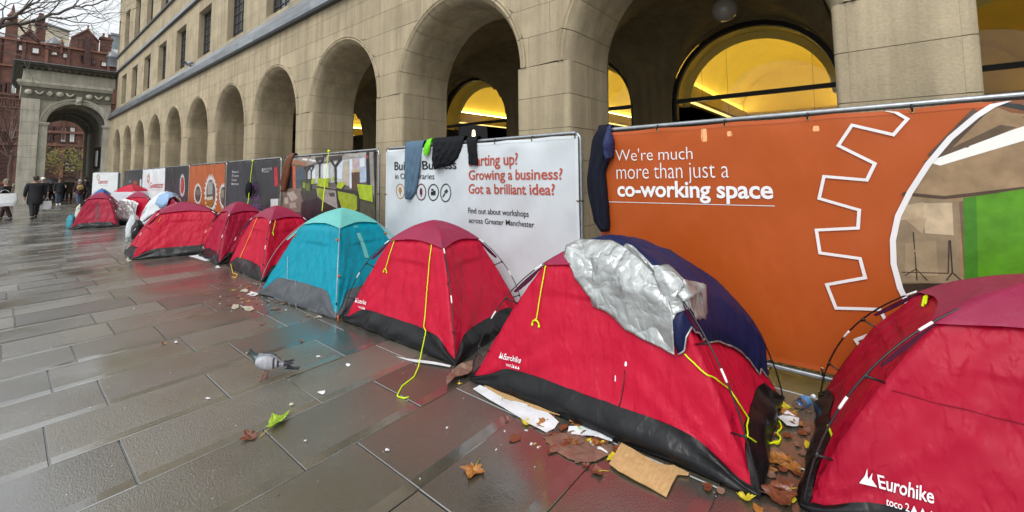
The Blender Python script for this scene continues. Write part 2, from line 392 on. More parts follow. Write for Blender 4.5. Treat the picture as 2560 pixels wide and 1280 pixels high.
for i, (ya, yb, za, zb) in enumerate(jobs):
    mb = MB() if i < 185 else stuff
    col_piece(mb, ya+.0035, yb-.0035, za+.0035, zb-.0035, hlow if zb <= SPR+.01 else hfront, XF-rs.uniform(.0, .004), .012, 0, rs.random())
    if i < 185 and mb.f: mb.build('stone', M['stone'], hall)
stuff.build('far_stones', M['stone'], hall, kind='stuff')
# moulded reveals, cut into voussoirs and jamb stones
PROF = [(1.662, XF-.004), (1.66, XF-.030), (1.635, XF-.034), (1.625, XF-.006), (1.60, XF-.012), (1.592, XF-.030), (1.575, XF-.030), (1.565, XF+.0), (1.53, XF+.028), (1.495, XF+.09), (1.475, XF+.20)]
PROFJ = [(1.582, XF-.002), (1.525, XF-.001), (1.495, XF+.012), (1.480, XF+.035), (1.475, XF+.08)]
XI = XF+1.17
def path_pt(c, s, r, X):       # s: -1..0 left jamb (spring at 0), 0..pi over the arch, above pi right jamb
    if s < 0: return Vector((X, c+r, SPR+s))
    if s > math.pi: return Vector((X, c-r, SPR-(s-math.pi)))
    return Vector((X, c+r*math.cos(s), SPR+r*math.sin(s)))
def reveal_piece(mb, c, s0, s1, prof, rn, n=4):
    for (x0, x1) in ((None, None),):
        P = []
        for i in range(n+1):
            s = lerp(s0, s1, i/n); P.append([path_pt(c, s, r, X) for r, X in prof])
        mb.grid(P, 0, rn, True)
def reveal(k, individual):
    c = CEN(k); out = MB(); segs = []
    jr = [SPR, 2.68, 2.2, 1.73, 1.26, .78, .3, -.2, -.7]
    g_ = .004
    for a, b in zip(jr, jr[1:]):
        segs.append((b-SPR+g_, a-SPR-g_, PROFJ, 1)); segs.append((math.pi+SPR-a+g_, math.pi+SPR-b-g_, PROFJ, 1))
    nv = 11
    for i in range(nv): segs.append((math.pi*i/nv+.0035, math.pi*(i+1)/nv-.0035, PROF, 5))
    for s0, s1, pr, n in segs:
        sp = rs.uniform(.45, .72)
        for part, full in ((0, pr+[(1.475, XF+sp-.003)]), (1, [(1.475, XF+sp+.003), (1.475, XI)])):
            rn = rs.random(); mb = MB() if individual else out
            reveal_piece(mb, c, s0, s1, full, rn, n)
            if individual: mb.build('voussoir' if pr is PROF else 'jamb_stone', M['stone'], hall)
    if not individual: out.build('arch_stones', M['stone'], hall, kind='stuff')
    bk = MB(); reveal_piece(bk, c, -3.9, 0, [(1.59, XF+.012), (1.52, XF+.012), (1.488, XF+.04), (1.482, XI)], .5, 1)
    reveal_piece(bk, c, 0, math.pi, [(1.66, XF+.01), (1.60, XF+.03), (1.535, XF+.045), (1.482, XF+.2), (1.482, XI)], .5, 40)
    reveal_piece(bk, c, math.pi, math.pi+3.9, [(1.59, XF+.012), (1.52, XF+.012), (1.488, XF+.04), (1.482, XI)], .5, 1)
    bk.build('reveal_backing', M['joint'], hall)
for k in KS: reveal(k, k in (0, 1))
# passage: back face of the piers, groined vault, back wall with arched windows
xc, rx = (XI+XB)/2, (XB-XI)/2
def barrel(y):
    d = min(abs(y-CEN(k)) for k in KS)
    return math.sqrt(max(0, 1.475**2-d*d))
vault = MB(); ys = [-7.7+.13*i for i in range(int((YEND+7.7)/.13)+1)]; xs = [XI+(XB-XI)*i/24 for i in range(25)]
vault.grid([[Vector((x, y, SPR+max(barrel(y), math.sqrt(max(0, rx*rx-(x-xc)**2))*.93))) for x in xs] for y in ys])
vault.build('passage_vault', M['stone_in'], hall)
hin = hole_arch([CEN(k) for k in KS], 1.475, SPR, 1.475)
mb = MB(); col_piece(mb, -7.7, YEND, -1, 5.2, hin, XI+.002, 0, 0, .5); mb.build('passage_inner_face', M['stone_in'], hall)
crit = []
WR = 1.50; WS = 3.06
for k in KS:
    for s in (-1, 1):
        crit += [CEN(k)+s*WR*math.sin(a) for a in (0.15, .35, .55, .75, .92, 1.05, 1.15, 1.25, 1.35, 1.45, 1.57)]
crit = sorted(crit)
hb = hole_arch([CEN(k) for k in KS], WR, WS, WR)
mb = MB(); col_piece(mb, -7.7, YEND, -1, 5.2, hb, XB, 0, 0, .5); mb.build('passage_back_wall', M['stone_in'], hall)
def arch_ring(mb, c, r0, r1, x0, x1, zb, n=28, mi=0):
    def pt(s, r, X):
        if s < 0: return Vector((X, c+r, WS+s))
        if s > math.pi: return Vector((X, c-r, WS-(s-math.pi)))
        return Vector((X, c+r*math.cos(s), WS+r*math.sin(s)))
    ss = [-(WS-zb)]+[math.pi*i/n for i in range(n+1)]+[math.pi+WS-zb]
    mb.grid([[pt(s, r1, x1), pt(s, r1, x0), pt(s, r0, x0), pt(s, r0, x1)] for s in ss], mi, .5, False)
for k in KS:
    c = CEN(k); w = MB(); arch_ring(w, c, WR-.085, WR+.01, XB+.08, XB+.2, 0)
    w.box((XB+.09, c-WR, WS-.01), (XB+.17, c+WR, WS+.075))
    wo_ = w.build('arched_window', M['black'], hall)
    gp = MB(); cs = [(XB+.13, c+(WR-.08)*math.cos(math.pi*i/24), WS+(WR-.08)*math.sin(math.pi*i/24)) for i in range(25)]
    V = [(XB+.13, c+WR-.08, 0)]+cs+[(XB+.13, c-WR+.08, 0)]; gp.add(V, [tuple(range(len(V)))])
    gp.build('pane', M['glass'], wo_)
# vaulted rooms behind the glass
XR0, XR1, VR = XB+.2, XB+8.5, 1.42
for k in KS[:-1]:
    c = CEN(k); rm = MB(); n = 26
    # deep inner arch ring around the window, then the lit vault
    rm.grid([[Vector((x, c+r*math.cos(math.pi*i/n), WS-.03+r*math.sin(math.pi*i/n))) for x, r in ((XR0, WR+.02), (XR0+.5, WR-.02), (XR0+.52, VR-.10), (XR0+.55, VR+.0))] for i in range(n+1)], 0, .5, False)
    cv = 1.62
    rm.grid([[Vector((XR0+.54+(XR1-XR0-.54)*j/8, c+cv*math.cos(math.pi*i/n), 3.72+cv*math.sin(math.pi*i/n)*.95)) for j in range(9)] for i in range(n+1)], 0)
    rm.add([(XR1, c-1.95, -.2), (XR1, c+1.95, -.2), (XR1, c+1.95, 5.4), (XR1, c-1.95, 5.4)], [(0, 1, 2, 3)], 0)
    rm.add([(XR0, c-1.95, -.1), (XR1, c-1.95, -.1), (XR1, c+1.95, -.1), (XR0, c+1.95, -.1)], [(0, 1, 2, 3)], 2)
    for s in (-1, 1):
        rm.box((XB+.02, c+s*1.95-.02, -.1), (XR1, c+s*1.95+.02, 5.4), 0)
        rm.box((XR0+.56, c+s*1.68-.20, 3.36), (XR1-.05, c+s*1.68+.24, 3.70), 1)
    rm.box((XR1-.3, c-1.48, 3.40), (XR1-.02, c+1.48, 3.66), 1); rm.add([(XR0+.54, c-1.95, 5.3), (XR0+.54, c+1.95, 5.3), (XR0+.54, c+1.95, WS+VR-.02), (XR0+.54, c-1.95, WS+VR-.02)], [(0, 1, 2, 3)])
    ro = rm.build('vaulted_room', [M['cream'], M['creamd'], M['stone_in']], hall)
    lm = MB()
    for s in (-1, 1): lm.box((XR0+.7, c+s*1.56-.025, 3.705), (XR1-.2, c+s*1.56+.025, 3.73))
    l2 = MB()  # added strips under the ledges, only to brighten the lower part of the rooms
    for s in (-1, 1): l2.box((XR0+.9, c+s*1.66-.05, 3.33), (XR1-.3, c+s*1.66+.05, 3.355))
    l2.build('added_fill_strip', M['glowlow'] if k != -1 else M['glowdim'], ro)
    lm.build('cove_light', M['glow'] if k != -1 else M['glowdim'], ro)
# pendant lamps in the rooms and the unlit globe in the passage
gl = MB(); pc = onX(1812, 24, xc)
gl.lathe([(.001, -.205)]+[(.205*math.sin(a), -.205*math.cos(a)) for a in [math.pi*i/14 for i in range(1, 14)]]+[(.001, .205)], pc, 24)
gl.tube([pc+Vector((0, 0, .2)), (pc.x, pc.y, SPR+1.3)], .012)
tag(gl.build('globe_lamp', M['globe']), 'unlit opal glass globe lamp hanging in the dark arcade behind the orange banner', 'lamp')
for i, (x, y, w_, h_, lb) in enumerate(((1184, 336, .055, .16, 'lit pendant lamp in the room behind the white banner, above its clothes'), (1760, 334, .07, .20, 'lit pendant lamp glimpsed through the orange banner, leftmost of three'),
                                       (1824, 334, .06, .06, 'lit round lamp glimpsed through the orange banner, in the middle of three'), (2040, 321, .06, .06, 'lit round lamp glimpsed through the orange banner, rightmost of three'))):
    p = onX(x, y, 11.2); o_ = empty('pendant_lamp', tuple(p), 0, lb, 'lamp'); lp = MB(); lp.lathe([(.01, h_), (w_*.8, h_*.9), (w_, -h_*.6), (w_*.8, -h_), (0, -h_)], p, 14); lp.build('lamp_shade', M['lampon'], o_)
    lp = MB(); lp.tube([p+Vector((0, 0, h_)), Vector((p.x, p.y, 4.5))], .003, 4); lp.build('cable', M['black'], o_)
# upper storeys
win_y = [17.87+3.9*j for j in range(-7, 8)]; WWH = .9
W1, W2 = (6.72, 8.86), (10.88, 13.7); HI = [(15.2, 18), (20, 23), (25, 28)]
def hole2(y0, y1, z0, z1):
    for wy in win_y:
        if y1 > wy-WWH+.01 and y0 < wy+WWH-.01:
            for a, b in [W1, W2]+HI:
                if z1 > a+.01 and z0 < b-.01: return True
    return False
mb = MB(); bk = MB()
zr = [6.0, 6.36, 6.72, 7.15, 7.58, 8.0, 8.43, 8.86, 9.3, 9.75, 10.15, 10.5, 10.88, 11.35, 11.82, 12.29, 12.76, 13.23, 13.7, 14.2, 14.7, 15.2, 16, 17, 18, 19, 20, 21, 22, 23, 24, 25, 26, 27, 28, 29, 30, 31, 32]
edges = sorted([-7.7, YEND]+[w+s*WWH for w in win_y for s in (-1, 1)])
for za, zb in zip(zr, zr[1:]):
    for ya, yb in zip(edges, edges[1:]):
        if ya > YEND-.01 or hole2(ya, yb, za, zb): continue
        n = max(1, round((yb-ya)/.95)); off = rs.uniform(-.2, .2) if n > 1 else 0
        cuts = [ya]+[ya+(yb-ya)*i/n+off for i in range(1, n)]+[yb]
        for a, b in zip(cuts, cuts[1:]):
            mb.add([(XU, a+.003, za+.003), (XU, b-.003, za+.003), (XU, b-.003, zb-.003), (XU, a+.003, zb-.003)], [(0, 3, 2, 1)], 0, rs.random())
        bk.add([(XU+.006, ya, za), (XU+.006, yb, za), (XU+.006, yb, zb), (XU+.006, ya, zb)], [(0, 3, 2, 1)])
mb.build('upper_stones', M['stone'], hall, kind='stuff'); bk.build('upper_wall_backing', M['joint'], hall)
sh = MB(); sh.box((XU+.01, YEND-.02, -1), (14, YEND+.0, 32)); sh.box((XU, -7.7, 31.98), (16, YEND, 32.4))
sh.box((XF+.02, YEND-.01, -1), (XU+.05, YEND+.02, 5.9)); sh.box((XR1+.05, -7.7, -1), (XR1+.3, YEND, 32))
sh.box((XI+.01, -7.72, -1), (14, -7.7, 5.5)); sh.box((XU+.05, -7.7, 5.45), (XR1+.2, YEND-.05, 5.6))
sh.build('roof_and_ends', M['stone'], hall)
for wy in win_y:
    if wy < 0 or wy > YEND: continue
    for (za, zb), nr in [(W1, 6), (W2, 7)]+[(h, 7) for h in HI]:
        rv = MB(); a, b, x0, x1 = wy-WWH, wy+WWH, XU, XU+.5
        rv.add([(x0,a,za),(x0,b,za),(x0,b,zb),(x0,a,zb),(x1,a,za),(x1,b,za),(x1,b,zb),(x1,a,zb)], [(0,1,5,4),(1,2,6,5),(2,3,7,6),(3,0,4,7)])
        wo_ = rv.build('window', M['stone'], hall)
        fr = MB(); xg = XU+.24
        fr.box((xg-.03, a, za), (xg+.03, a+.07, zb)); fr.box((xg-.03, b-.07, za), (xg+.03, b, zb)); fr.box((xg-.031, a+.07, za), (xg+.031, b-.07, za+.07)); fr.box((xg-.031, a+.07, zb-.07), (xg+.031, b-.07, zb))
        for i in range(1, 4): fr.box((xg-.02, a+(b-a)*i/4-.016, za+.07), (xg+.02, a+(b-a)*i/4+.016, zb-.07))
        for i in range(1, nr): fr.box((xg-.022, a+.07, za+(zb-za)*i/nr-.013), (xg+.022, b-.07, za+(zb-za)*i/nr+.013))
        fr.build('frame', M['wframe'], wo_)
        pn = MB(); pn.add([(xg+.005, a, za), (xg+.005, b, za), (xg+.005, b, zb), (xg+.005, a, zb)], [(0, 3, 2, 1)])
        if wy < 19 and za < 8: pn.add([(xg+.001, a+.03, za+.02), (xg+.001, a+.42, za+.02), (xg+.001, a+.42, zb), (xg+.001, a+.03, zb)], [(0, 3, 2, 1)], 1)
        pn.build('pane', [M['paneD'], M['paneW']], wo_)
# lead ledge and strings: extruded profiles
def extrude_y(mb, prof, y0, y1, mis, step=None, rnds=None):
    n = int((y1-y0)/step) if step else 1
    for i in range(n):
        a, b = y0+(y1-y0)*i/n, y0+(y1-y0)*(i+1)/n; rn = rs.random()
        for j in range(len(prof)-1):
            (xa, za), (xb, zb) = prof[j], prof[j+1]
            mb.add([(xa, a, za), (xa, b, za), (xb, b, zb), (xb, a, zb)], [(0, 1, 2, 3)], mis[j], rn)
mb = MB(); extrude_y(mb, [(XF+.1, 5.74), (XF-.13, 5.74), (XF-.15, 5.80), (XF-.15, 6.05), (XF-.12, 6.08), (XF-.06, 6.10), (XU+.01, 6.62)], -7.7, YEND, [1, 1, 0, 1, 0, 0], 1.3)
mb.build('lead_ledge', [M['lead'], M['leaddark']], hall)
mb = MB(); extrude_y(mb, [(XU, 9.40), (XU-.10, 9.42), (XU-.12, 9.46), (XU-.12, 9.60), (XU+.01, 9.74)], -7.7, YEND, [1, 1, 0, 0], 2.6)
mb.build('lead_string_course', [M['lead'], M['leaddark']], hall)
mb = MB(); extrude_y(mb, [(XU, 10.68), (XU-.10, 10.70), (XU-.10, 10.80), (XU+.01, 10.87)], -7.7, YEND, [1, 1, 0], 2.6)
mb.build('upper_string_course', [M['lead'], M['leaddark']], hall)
# ================================================================= STONE PORTICO ACROSS THE END OF THE SQUARE
PY, PYB = 44.6, 56.0
port = empty('stone_gateway', (3, 50, 0), 0, 'pale stone gateway with one tall arch and carved frieze at the end of the arcade', 'gateway')
def yz_arch_wall(mb, Y, x0, x1, z0, z1, c, r, spr, mi=0, th=None, flip=False):
    n = 32; pts = [(c-r, z0), (c-r, spr)]+[(c-r*math.cos(math.pi*i/n), spr+r*math.sin(math.pi*i/n)) for i in range(1, n)]+[(c+r, spr), (c+r, z0)]
    mb.add([(x0, Y, z0), (c-r, Y, z0), (c-r, Y, z1), (x0, Y, z1)], [(0, 1, 2, 3)], mi); mb.add([(c+r, Y, z0), (x1, Y, z0), (x1, Y, z1), (c+r, Y, z1)], [(0, 1, 2, 3)], mi)
    for a, b in zip(pts[1:-1], pts[2:-1]): mb.add([(a[0], Y, a[1]), (b[0], Y, b[1]), (b[0], Y, z1), (a[0], Y, z1)], [(0, 1, 2, 3)], mi)
pc_, pr_, ps_ = 3.235, 1.515, 5.27
mb = MB(); yz_arch_wall(mb, PY, .62, 5.02, -.9, 7.2, pc_, pr_, ps_)
yz_arch_wall(mb, PYB-1, .62, 5.02, -.9, 9, pc_, 1.38, 5.1); yz_arch_wall(mb, PYB, .62, 5.02, -.9, 9, pc_, 1.38, 5.1)
mb.add([(.62, PY, -.9), (.62, PYB, -.9), (.62, PYB, 9.2), (.62, PY, 9.2)], [(0, 1, 2, 3)])
mb.add([(5.02, PY, -.9), (5.02, PYB, -.9), (5.02, PYB, 9.2), (5.02, PY, 9.2)], [(0, 1, 2, 3)])
mb.build('gate_wall', M['pale'], port)
mb = MB()   # passage sides and vault, inner arch ring
mb.box((1.40, PY+.02, -.9), (pc_-pr_, PYB-.02, ps_)); mb.box((pc_+pr_, PY+.02, -.9), (5.0, PYB-.02, ps_))
mb.grid([[Vector((pc_-(pr_+.25 if 0 < j < 3 else pr_)*math.cos(math.pi*i/24), y, ps_+(pr_+.25 if 0 < j < 3 else pr_)*math.sin(math.pi*i/24))) for j, y in enumerate((PY, PY+1.0, PY+9.5, PYB))] for i in range(25)], 0, .3, False)
for yy in (47.5, 50.5, 53.2):
    mb.grid([[Vector((pc_-r*math.cos(math.pi*i/24), y, ps_+r*math.sin(math.pi*i/24))) for r, y in ((pr_+.24, yy), (pr_-.02, yy), (pr_-.02, yy+.6), (pr_+.24, yy+.6))] for i in range(25)], 0, .3, False)
mb.build('gate_passage', M['pale'], port)
# pilaster stones (each course its own stone)
rs = random.Random(5)
for i in range(9):
    z0_, z1_ = -.55+i*.83, -.55+(i+1)*.83
    mb = MB(); mb.box((.50, PY-.22, z0_+.006), (1.36, PY+.02, min(z1_, 6.93)-.006), 0, rs.random()); mb.build('pilaster_stone', M['pale'], port)
for s, x0, x1 in ((-1, 1.365, 1.80), (1, 4.68, 5.0)):
    for i in range(7): mb = MB(); mb.box((x0, PY-.08, -.5+i*.8+.004), (x1, PY+.3, -.5+(i+1)*.8-.004), 0, rs.random()); mb.build('jamb_stone', M['pale'], port)
for x0, x1 in ((1.34, 1.86), (4.62, 5.0)):
    mb = MB(); mb.box((x0, PY-.16, 5.10), (x1, PY+.3, 5.2)); mb.box((x0-.03, PY-.2, 5.2), (x1+.02, PY+.3, 5.29)); mb.build('impost', M['pale'], port)
mb = MB()   # archivolt
prof = [(1.515, PY+.3), (1.515, PY-.03), (1.60, PY-.05), (1.62, PY-.09), (1.74, PY-.10), (1.76, PY-.14), (1.88, PY-.16), (1.90, PY)]
mb.grid([[Vector((pc_-r*math.cos(math.pi*i/32), y, ps_+r*math.sin(math.pi*i/32))) for r, y in prof] for i in range(33)], 0, .5, False)
mb.build('archivolt', M['pale'], port)
mb = MB(); mb.obox((pc_+.02, PY-.2, 7.0), (.14, 0, 0), (0, .18, 0), (.02, 0, .3)); mb.lathe([(.0, -.16), (.12, -.12), (.17, 0), (.12, .12), (0, .16)], (pc_+.02, PY-.36, 6.98), 10); mb.build('keystone', M['pale'], port)
mb = MB()   # frieze and its carving
mb.box((.45, PY-.14, 6.95), (5.04, PY+.02, 7.78), 0, .3)
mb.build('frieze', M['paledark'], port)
rs2 = random.Random(8)
for i in range(9):
    mb = MB(); cx = .8+i*.5; k = i % 3
    if abs(cx-pc_) < .22: continue
    Rm = Matrix.Rotation(R_(90), 3, 'X')
    if k == 0: mb.lathe([(.0, .10), (.10, .09), (.17, .04), (.19, .0), (.2, -.04)], (cx, PY-.2, 7.38), 10, 0, .9, Rm)
    elif k == 1: mb.tube([(cx-.2, PY-.2, 7.5), (cx-.1, PY-.24, 7.34), (cx, PY-.26, 7.28), (cx+.1, PY-.24, 7.34), (cx+.2, PY-.2, 7.5)], [.04, .07, .085, .07, .04], 6, 0, .9)
    else:
        for a in range(5): mb.tube([(cx, PY-.18, 7.2), (cx+.16*math.cos(.5+a*.55), PY-.24, 7.25+.3*math.sin(.5+a*.55))], [.05, .03], 5, 0, .8)
    mb.build('carving', M['pale'], port)
mb = MB(); E_ = lambda a, b, d, r=.6: mb.box((.5-d, PY-.1-d, a), (5.04, PY+.1, b), 0, r)
E_(7.78, 7.86, .14); E_(7.86, 7.98, .20); E_(7.985, 8.14, .27); E_(8.14, 8.2, .22); mb.build('lower_cornice', M['pale'], port)
mb = MB(); mb.box((.5, PY-.02, 8.2), (5.2, PYB, 9.0)); mb.build('attic', M['pale'], port)
mb = MB()
mb.box((.35, PY-.2, 9.0), (5.24, PYB+.2, 9.12)); mb.box((.18, PY-.42, 9.12), (5.24, PYB+.3, 9.28)); mb.box((.1, PY-.62, 9.28), (5.24, PYB+.4, 9.42))
for i in range(15): mb.box((.3+i*.33, PY-.42, 9.02), (.46+i*.33, PY-.2, 9.12))
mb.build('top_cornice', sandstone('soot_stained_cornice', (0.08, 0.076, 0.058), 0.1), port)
mb = MB(); mb.box((.0, PY-.72, 9.42), (5.24, PYB+.5, 9.47)); mb.build('lead_cap', M['lead'], port)
nb = MB(); a = onX(240, 383, 4.6); nb.box((4.60, 45.9, 2.0), (4.70, 48.6, 3.7)); nb.box((4.57, 46.1, 2.2), (4.6, 47.2, 3.4), 1)
tag(nb.build('notice_board', [M['black'], M['paneW']]), 'dark framed notice board with pale sheets on the inner wall of the stone gateway', 'notice board')

# ================================================================= RED BRICK AND TERRACOTTA HOTEL BEHIND
M['tc'] = M_('red_terracotta', (0.135, 0.056, 0.038), 0.75, var=0.35, scale=1.4, rnd=0.3); M['tcd'] = M_('dark_terracotta', (0.06, 0.024, 0.018), 0.7, var=0.25, scale=1.5)
M['tcl'] = M_('pale_terracotta', (0.15, 0.062, 0.04), 0.7, var=0.3, scale=2, rnd=.3); M['slate'] = M_('wet_slate_roof', (0.16, 0.165, 0.175), 0.3, var=0.25, scale=1.5, rnd=.2)
M['wwhite'] = M_('white_window_frame', (0.75, 0.75, 0.72), 0.5, var=.05); M['wpane'] = M_('painted_sky_pane', (0.60, 0.63, 0.63), 0.12, var=0.3, scale=.8)  # pale sky reflection is put into the hotel pane colour
HY = 80.0; M['stained'] = sandstone('soot_stained_stone', (0.075, 0.072, 0.055), 0.1)
hotel = empty('brick_hotel', (5, HY, 0), 0, 'ornate red brick and terracotta hotel with gables, turret and tall chimneys behind the stone gateway', 'building')
def HP(x, y, Y=HY): return onY(x, y, Y)
mb = MB(); rs = random.Random(2)
mb.box((-22, HY, -1.5), (26, HY+16, 18.35)); mb.build('main_wall', M['tc'], hotel)
# brick and terracotta coursing: proud bands and pilasters
mb = MB()
for z, h, d in ((18.2, .22, .3), (14.9, .2, .3), (11.3, .3, .35), (10.9, .15, .2), (9.4, .15, .2), (6.9, .3, .35), (5.2, .3, .35), (0.4, .4, .3)):
    mb.box((-22.1, HY-d, z), (26.1, HY-.001, z+h), 0, rs.random())
mb.build('string_courses', M['tcl'], hotel)
for i in range(24):
    x = -20.6+i*1.93
    mb = MB(); mb.box((x, HY-.28, .8), (x+.34, HY-.002, 5.1), 0, rs.random())
    mb.box((x+.02, HY-.22, 6.1), (x+.30, HY-.002, 18.2), 0, rs.random()); mb.build('pilaster', M['tc'], hotel)
for i in range(30):     # rusticated lower courses
    mb.__init__()
    z = 0.85+(i % 10)*.42
mb = MB()
for r in range(10):
    for i in range(25): mb.box((-20.3+i*1.93, HY-.10, .82+r*.43), (-18.95+i*1.93-.15, HY-.001, .82+r*.43+.36), 0, rs.random())
mb.build('rusticated_stones', M['tcd'], hotel, kind='stuff')
def hwin(px, kind='flat', bars=(2, 2), Y=HY-.02, d=.16, fr=.15, glow=False):
    a, b = HP(px[0], px[3], Y), HP(px[2], px[1], Y); zc = HP((px[0]+px[2])/2, px[3], Y).z; x0, x1 = a.x, b.x; z0 = zc; z1 = HP((px[0]+px[2])/2, px[1], Y).z
    hwinw(x0, x1, z0, z1, kind, bars, Y, d, fr)
def hwinw(x0, x1, z0, z1, kind='flat', bars=(2, 2), Y=HY-.02, d=.16, fr=.09):
    w = MB(); w.box((x0-.12, Y-.14, z0-.16), (x1+.12, Y-.001, z0-.0)); w.box((x0-.14, Y-.12, z1), (x1+.14, Y-.001, z1+.16)); w.box((x0-.13, Y-.1, z0), (x0, Y-.001, z1)); w.box((x1, Y-.1, z0), (x1+.13, Y-.001, z1))
    wo_ = w.build('window', M['tcd'], hotel)
    f = MB()
    for i in range(bars[0]+1): xx = lerp(x0, x1-fr, i/bars[0]); f.box((xx, Y-.07, z0), (xx+fr, Y-.03, z1))
    for i in range(bars[1]+1): zz = lerp(z0, z1-fr, i/bars[1]); f.box((x0, Y-.066, zz), (x1, Y-.034, zz+fr))
    f.build('frame', M['wwhite'], wo_)
    p = MB(); p.add([(x0, Y-.028, z0), (x1, Y-.028, z0), (x1, Y-.028, z1), (x0, Y-.028, z1)], [(0, 1, 2, 3)])
    if kind == 'arch':
        n = 8; c, r = (x0+x1)/2, (x1-x0)/2
        p.add([(c+r*math.cos(math.pi*i/n), Y-.028, z1+r*1.0*math.sin(math.pi*i/n)) for i in range(n+1)], [tuple(range(n+1))])
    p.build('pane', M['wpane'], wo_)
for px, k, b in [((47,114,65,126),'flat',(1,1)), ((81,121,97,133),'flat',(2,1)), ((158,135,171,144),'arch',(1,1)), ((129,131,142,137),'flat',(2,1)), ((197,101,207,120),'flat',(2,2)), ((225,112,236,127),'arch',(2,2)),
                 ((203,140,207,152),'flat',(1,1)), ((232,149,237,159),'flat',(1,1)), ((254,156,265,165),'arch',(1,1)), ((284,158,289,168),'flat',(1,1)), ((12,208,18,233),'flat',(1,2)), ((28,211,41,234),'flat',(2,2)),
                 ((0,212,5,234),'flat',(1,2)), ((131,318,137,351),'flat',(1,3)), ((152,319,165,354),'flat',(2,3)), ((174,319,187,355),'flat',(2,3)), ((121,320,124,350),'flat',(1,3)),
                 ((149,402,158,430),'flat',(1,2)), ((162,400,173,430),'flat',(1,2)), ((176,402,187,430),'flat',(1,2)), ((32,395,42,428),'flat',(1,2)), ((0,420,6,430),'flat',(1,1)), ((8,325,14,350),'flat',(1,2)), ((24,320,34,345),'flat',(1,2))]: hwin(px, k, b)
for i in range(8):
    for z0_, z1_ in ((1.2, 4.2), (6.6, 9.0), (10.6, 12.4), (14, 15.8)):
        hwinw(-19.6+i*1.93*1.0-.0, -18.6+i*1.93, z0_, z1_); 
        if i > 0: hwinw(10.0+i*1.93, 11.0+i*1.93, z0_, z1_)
# balustrade band of small terracotta pieces left of the gateway
mb = MB()
for i in range(60): x = -11+i*.22; mb.lathe([(.05, 9.9), (.08, 10.15), (.045, 10.4), (.06, 10.8)], (x, HY-.5, 0), 6, 0, rs.random())
mb.box((-11, HY-.62, 10.8), (2, HY-.38, 10.95)); mb.box((-11, HY-.62, 9.75), (2, HY-.38, 9.9)); mb.build('balustrade', M['tcl'], hotel, kind='stuff')
# roof, gables, chimneys, turret
mb = MB(); mb.add([(-22, HY+.2, 18.4), (5.2, HY+.2, 18.4), (4.6, HY+5, 19.9), (-22, HY+5, 20.6)], [(0, 1, 2, 3)], 0); mb.add([(-22, HY+5, 20.6), (4.6, HY+5, 19.9), (4.6, HY+15, 17), (-22, HY+15, 17)], [(0, 1, 2, 3)])
mb.add([(8, HY+.2, 18.4), (26, HY+.2, 18.4), (26, HY+5, 20.4), (8, HY+5, 20.2)], [(0, 1, 2, 3)], 0, .3)
for i in range(10): mb.box((-20+i*2.4, HY+.3, 18.4), (-19.97+i*2.4, HY+.6, 18.7))
mb.build('slate_roof', M['slate'], hotel)
def gable(pk, pa, pb, d=2.5):
    a, b, p = HP(*pa, HY-.1), HP(*pb, HY-.1), HP(*pk, HY-.1); zb = 18.3
    mb = MB(); V = [Vector((a.x, HY-.1, zb)), Vector((b.x, HY-.1, zb)), Vector((b.x, HY-.1, min(a.z, b.z))), p, Vector((a.x, HY-.1, min(a.z, b.z)))]
    V2 = [v+Vector((0, d, 0)) for v in V]; mb.add(V+V2, [(0, 1, 2, 3, 4), (2, 7, 8, 3), (3, 8, 9, 4), (0, 4, 9, 5), (1, 6, 7, 2)])
    g_ = mb.build('gable', M['tc'], hotel); cp = MB()
    for q in (V[2], V[4]):
        cp.tube([q+Vector((0, -.06, .02)), p+Vector((0, -.06, .06))], .13, 4)
    cp.lathe([(.12, 0), (.16, .15), (.05, .3), (.12, .45), (.01, .75)], p, 8); cp.build('coping', M['tcl'], g_)
gable((75, 77), (50, 97), (101, 97)); gable((220, 75), (178, 95), (248, 103))
mb = MB(); a = HP(216, 90); mb.box((a.x-.1, HY-.5, 13.6), (a.x+.35, HY-.1, 20.2)); mb.build('gable_buttress', M['tcd'], hotel)
def chimney(px0, px1, ptop, zb, Y, pots=True):
    a, b = HP(px0, ptop, Y), HP(px1, ptop, Y); mb = MB(); zt = a.z; w = b.x-a.x
    mb.box((a.x, Y, zb), (b.x, Y+1.0, zt-.35), 0, .6); mb.box((a.x-.15, Y-.15, zt-.35), (b.x+.15, Y+1.15, zt-.15), 0, .3); mb.box((a.x-.08, Y-.08, zt-.15), (b.x+.08, Y+1.08, zt))
    for i in range(8): mb.box((a.x-.02, Y-.03, zb+.4+i*.5), (b.x+.02, Y, zb+.44+i*.5), 0, .1)
    c = mb.build('chimney', M['tc'], hotel)
    if pots:
        n = max(2, int(w/.4))
        for i in range(n):
            p = MB(); p.lathe([(.13, 0), (.15, .1), (.12, .2), (.12, .55), (.15, .6), (.11, .62)], (a.x+w*(i+.5)/n, Y+.5, zt), 8); p.build('chimney_pot', M['tcl'], c)
chimney(253, 281, 91, 16.5, HY+.5); chimney(92, 116, 55, 18, HY+3); chimney(97, 110, 41, 20, HY+3.2)
a = HP(28, 95); mb = MB(); mb.box((a.x-.5, HY-.2, 15), (a.x+.5, HY+.8, 20.2), 0, .4); mb.box((a.x-.6, HY-.3, 20.2), (a.x+.6, HY+.9, 20.45), 0, .9)
mb.lathe([(.45, 20.45), (.4, 21.2), (.5, 21.3), (.3, 21.6), (.12, 22.1), (.15, 22.2), (.02, 22.9)], (a.x, HY+.3, 0), 10, 0, .3); mb.build('turret', M['tc'], hotel)
a = HP(283, 140); mb = MB(); mb.lathe([(.78, -1.6), (.78, -.35), (.9, -.3), (.85, -.1), (.74, .25), (.5, .55), (.2, .72), (.05, .8), (.05, 1.1), (.01, 1.2)], (a.x, HY+.3, a.z), 14, 0, .5); mb.build('dome', M['slate'], hotel)
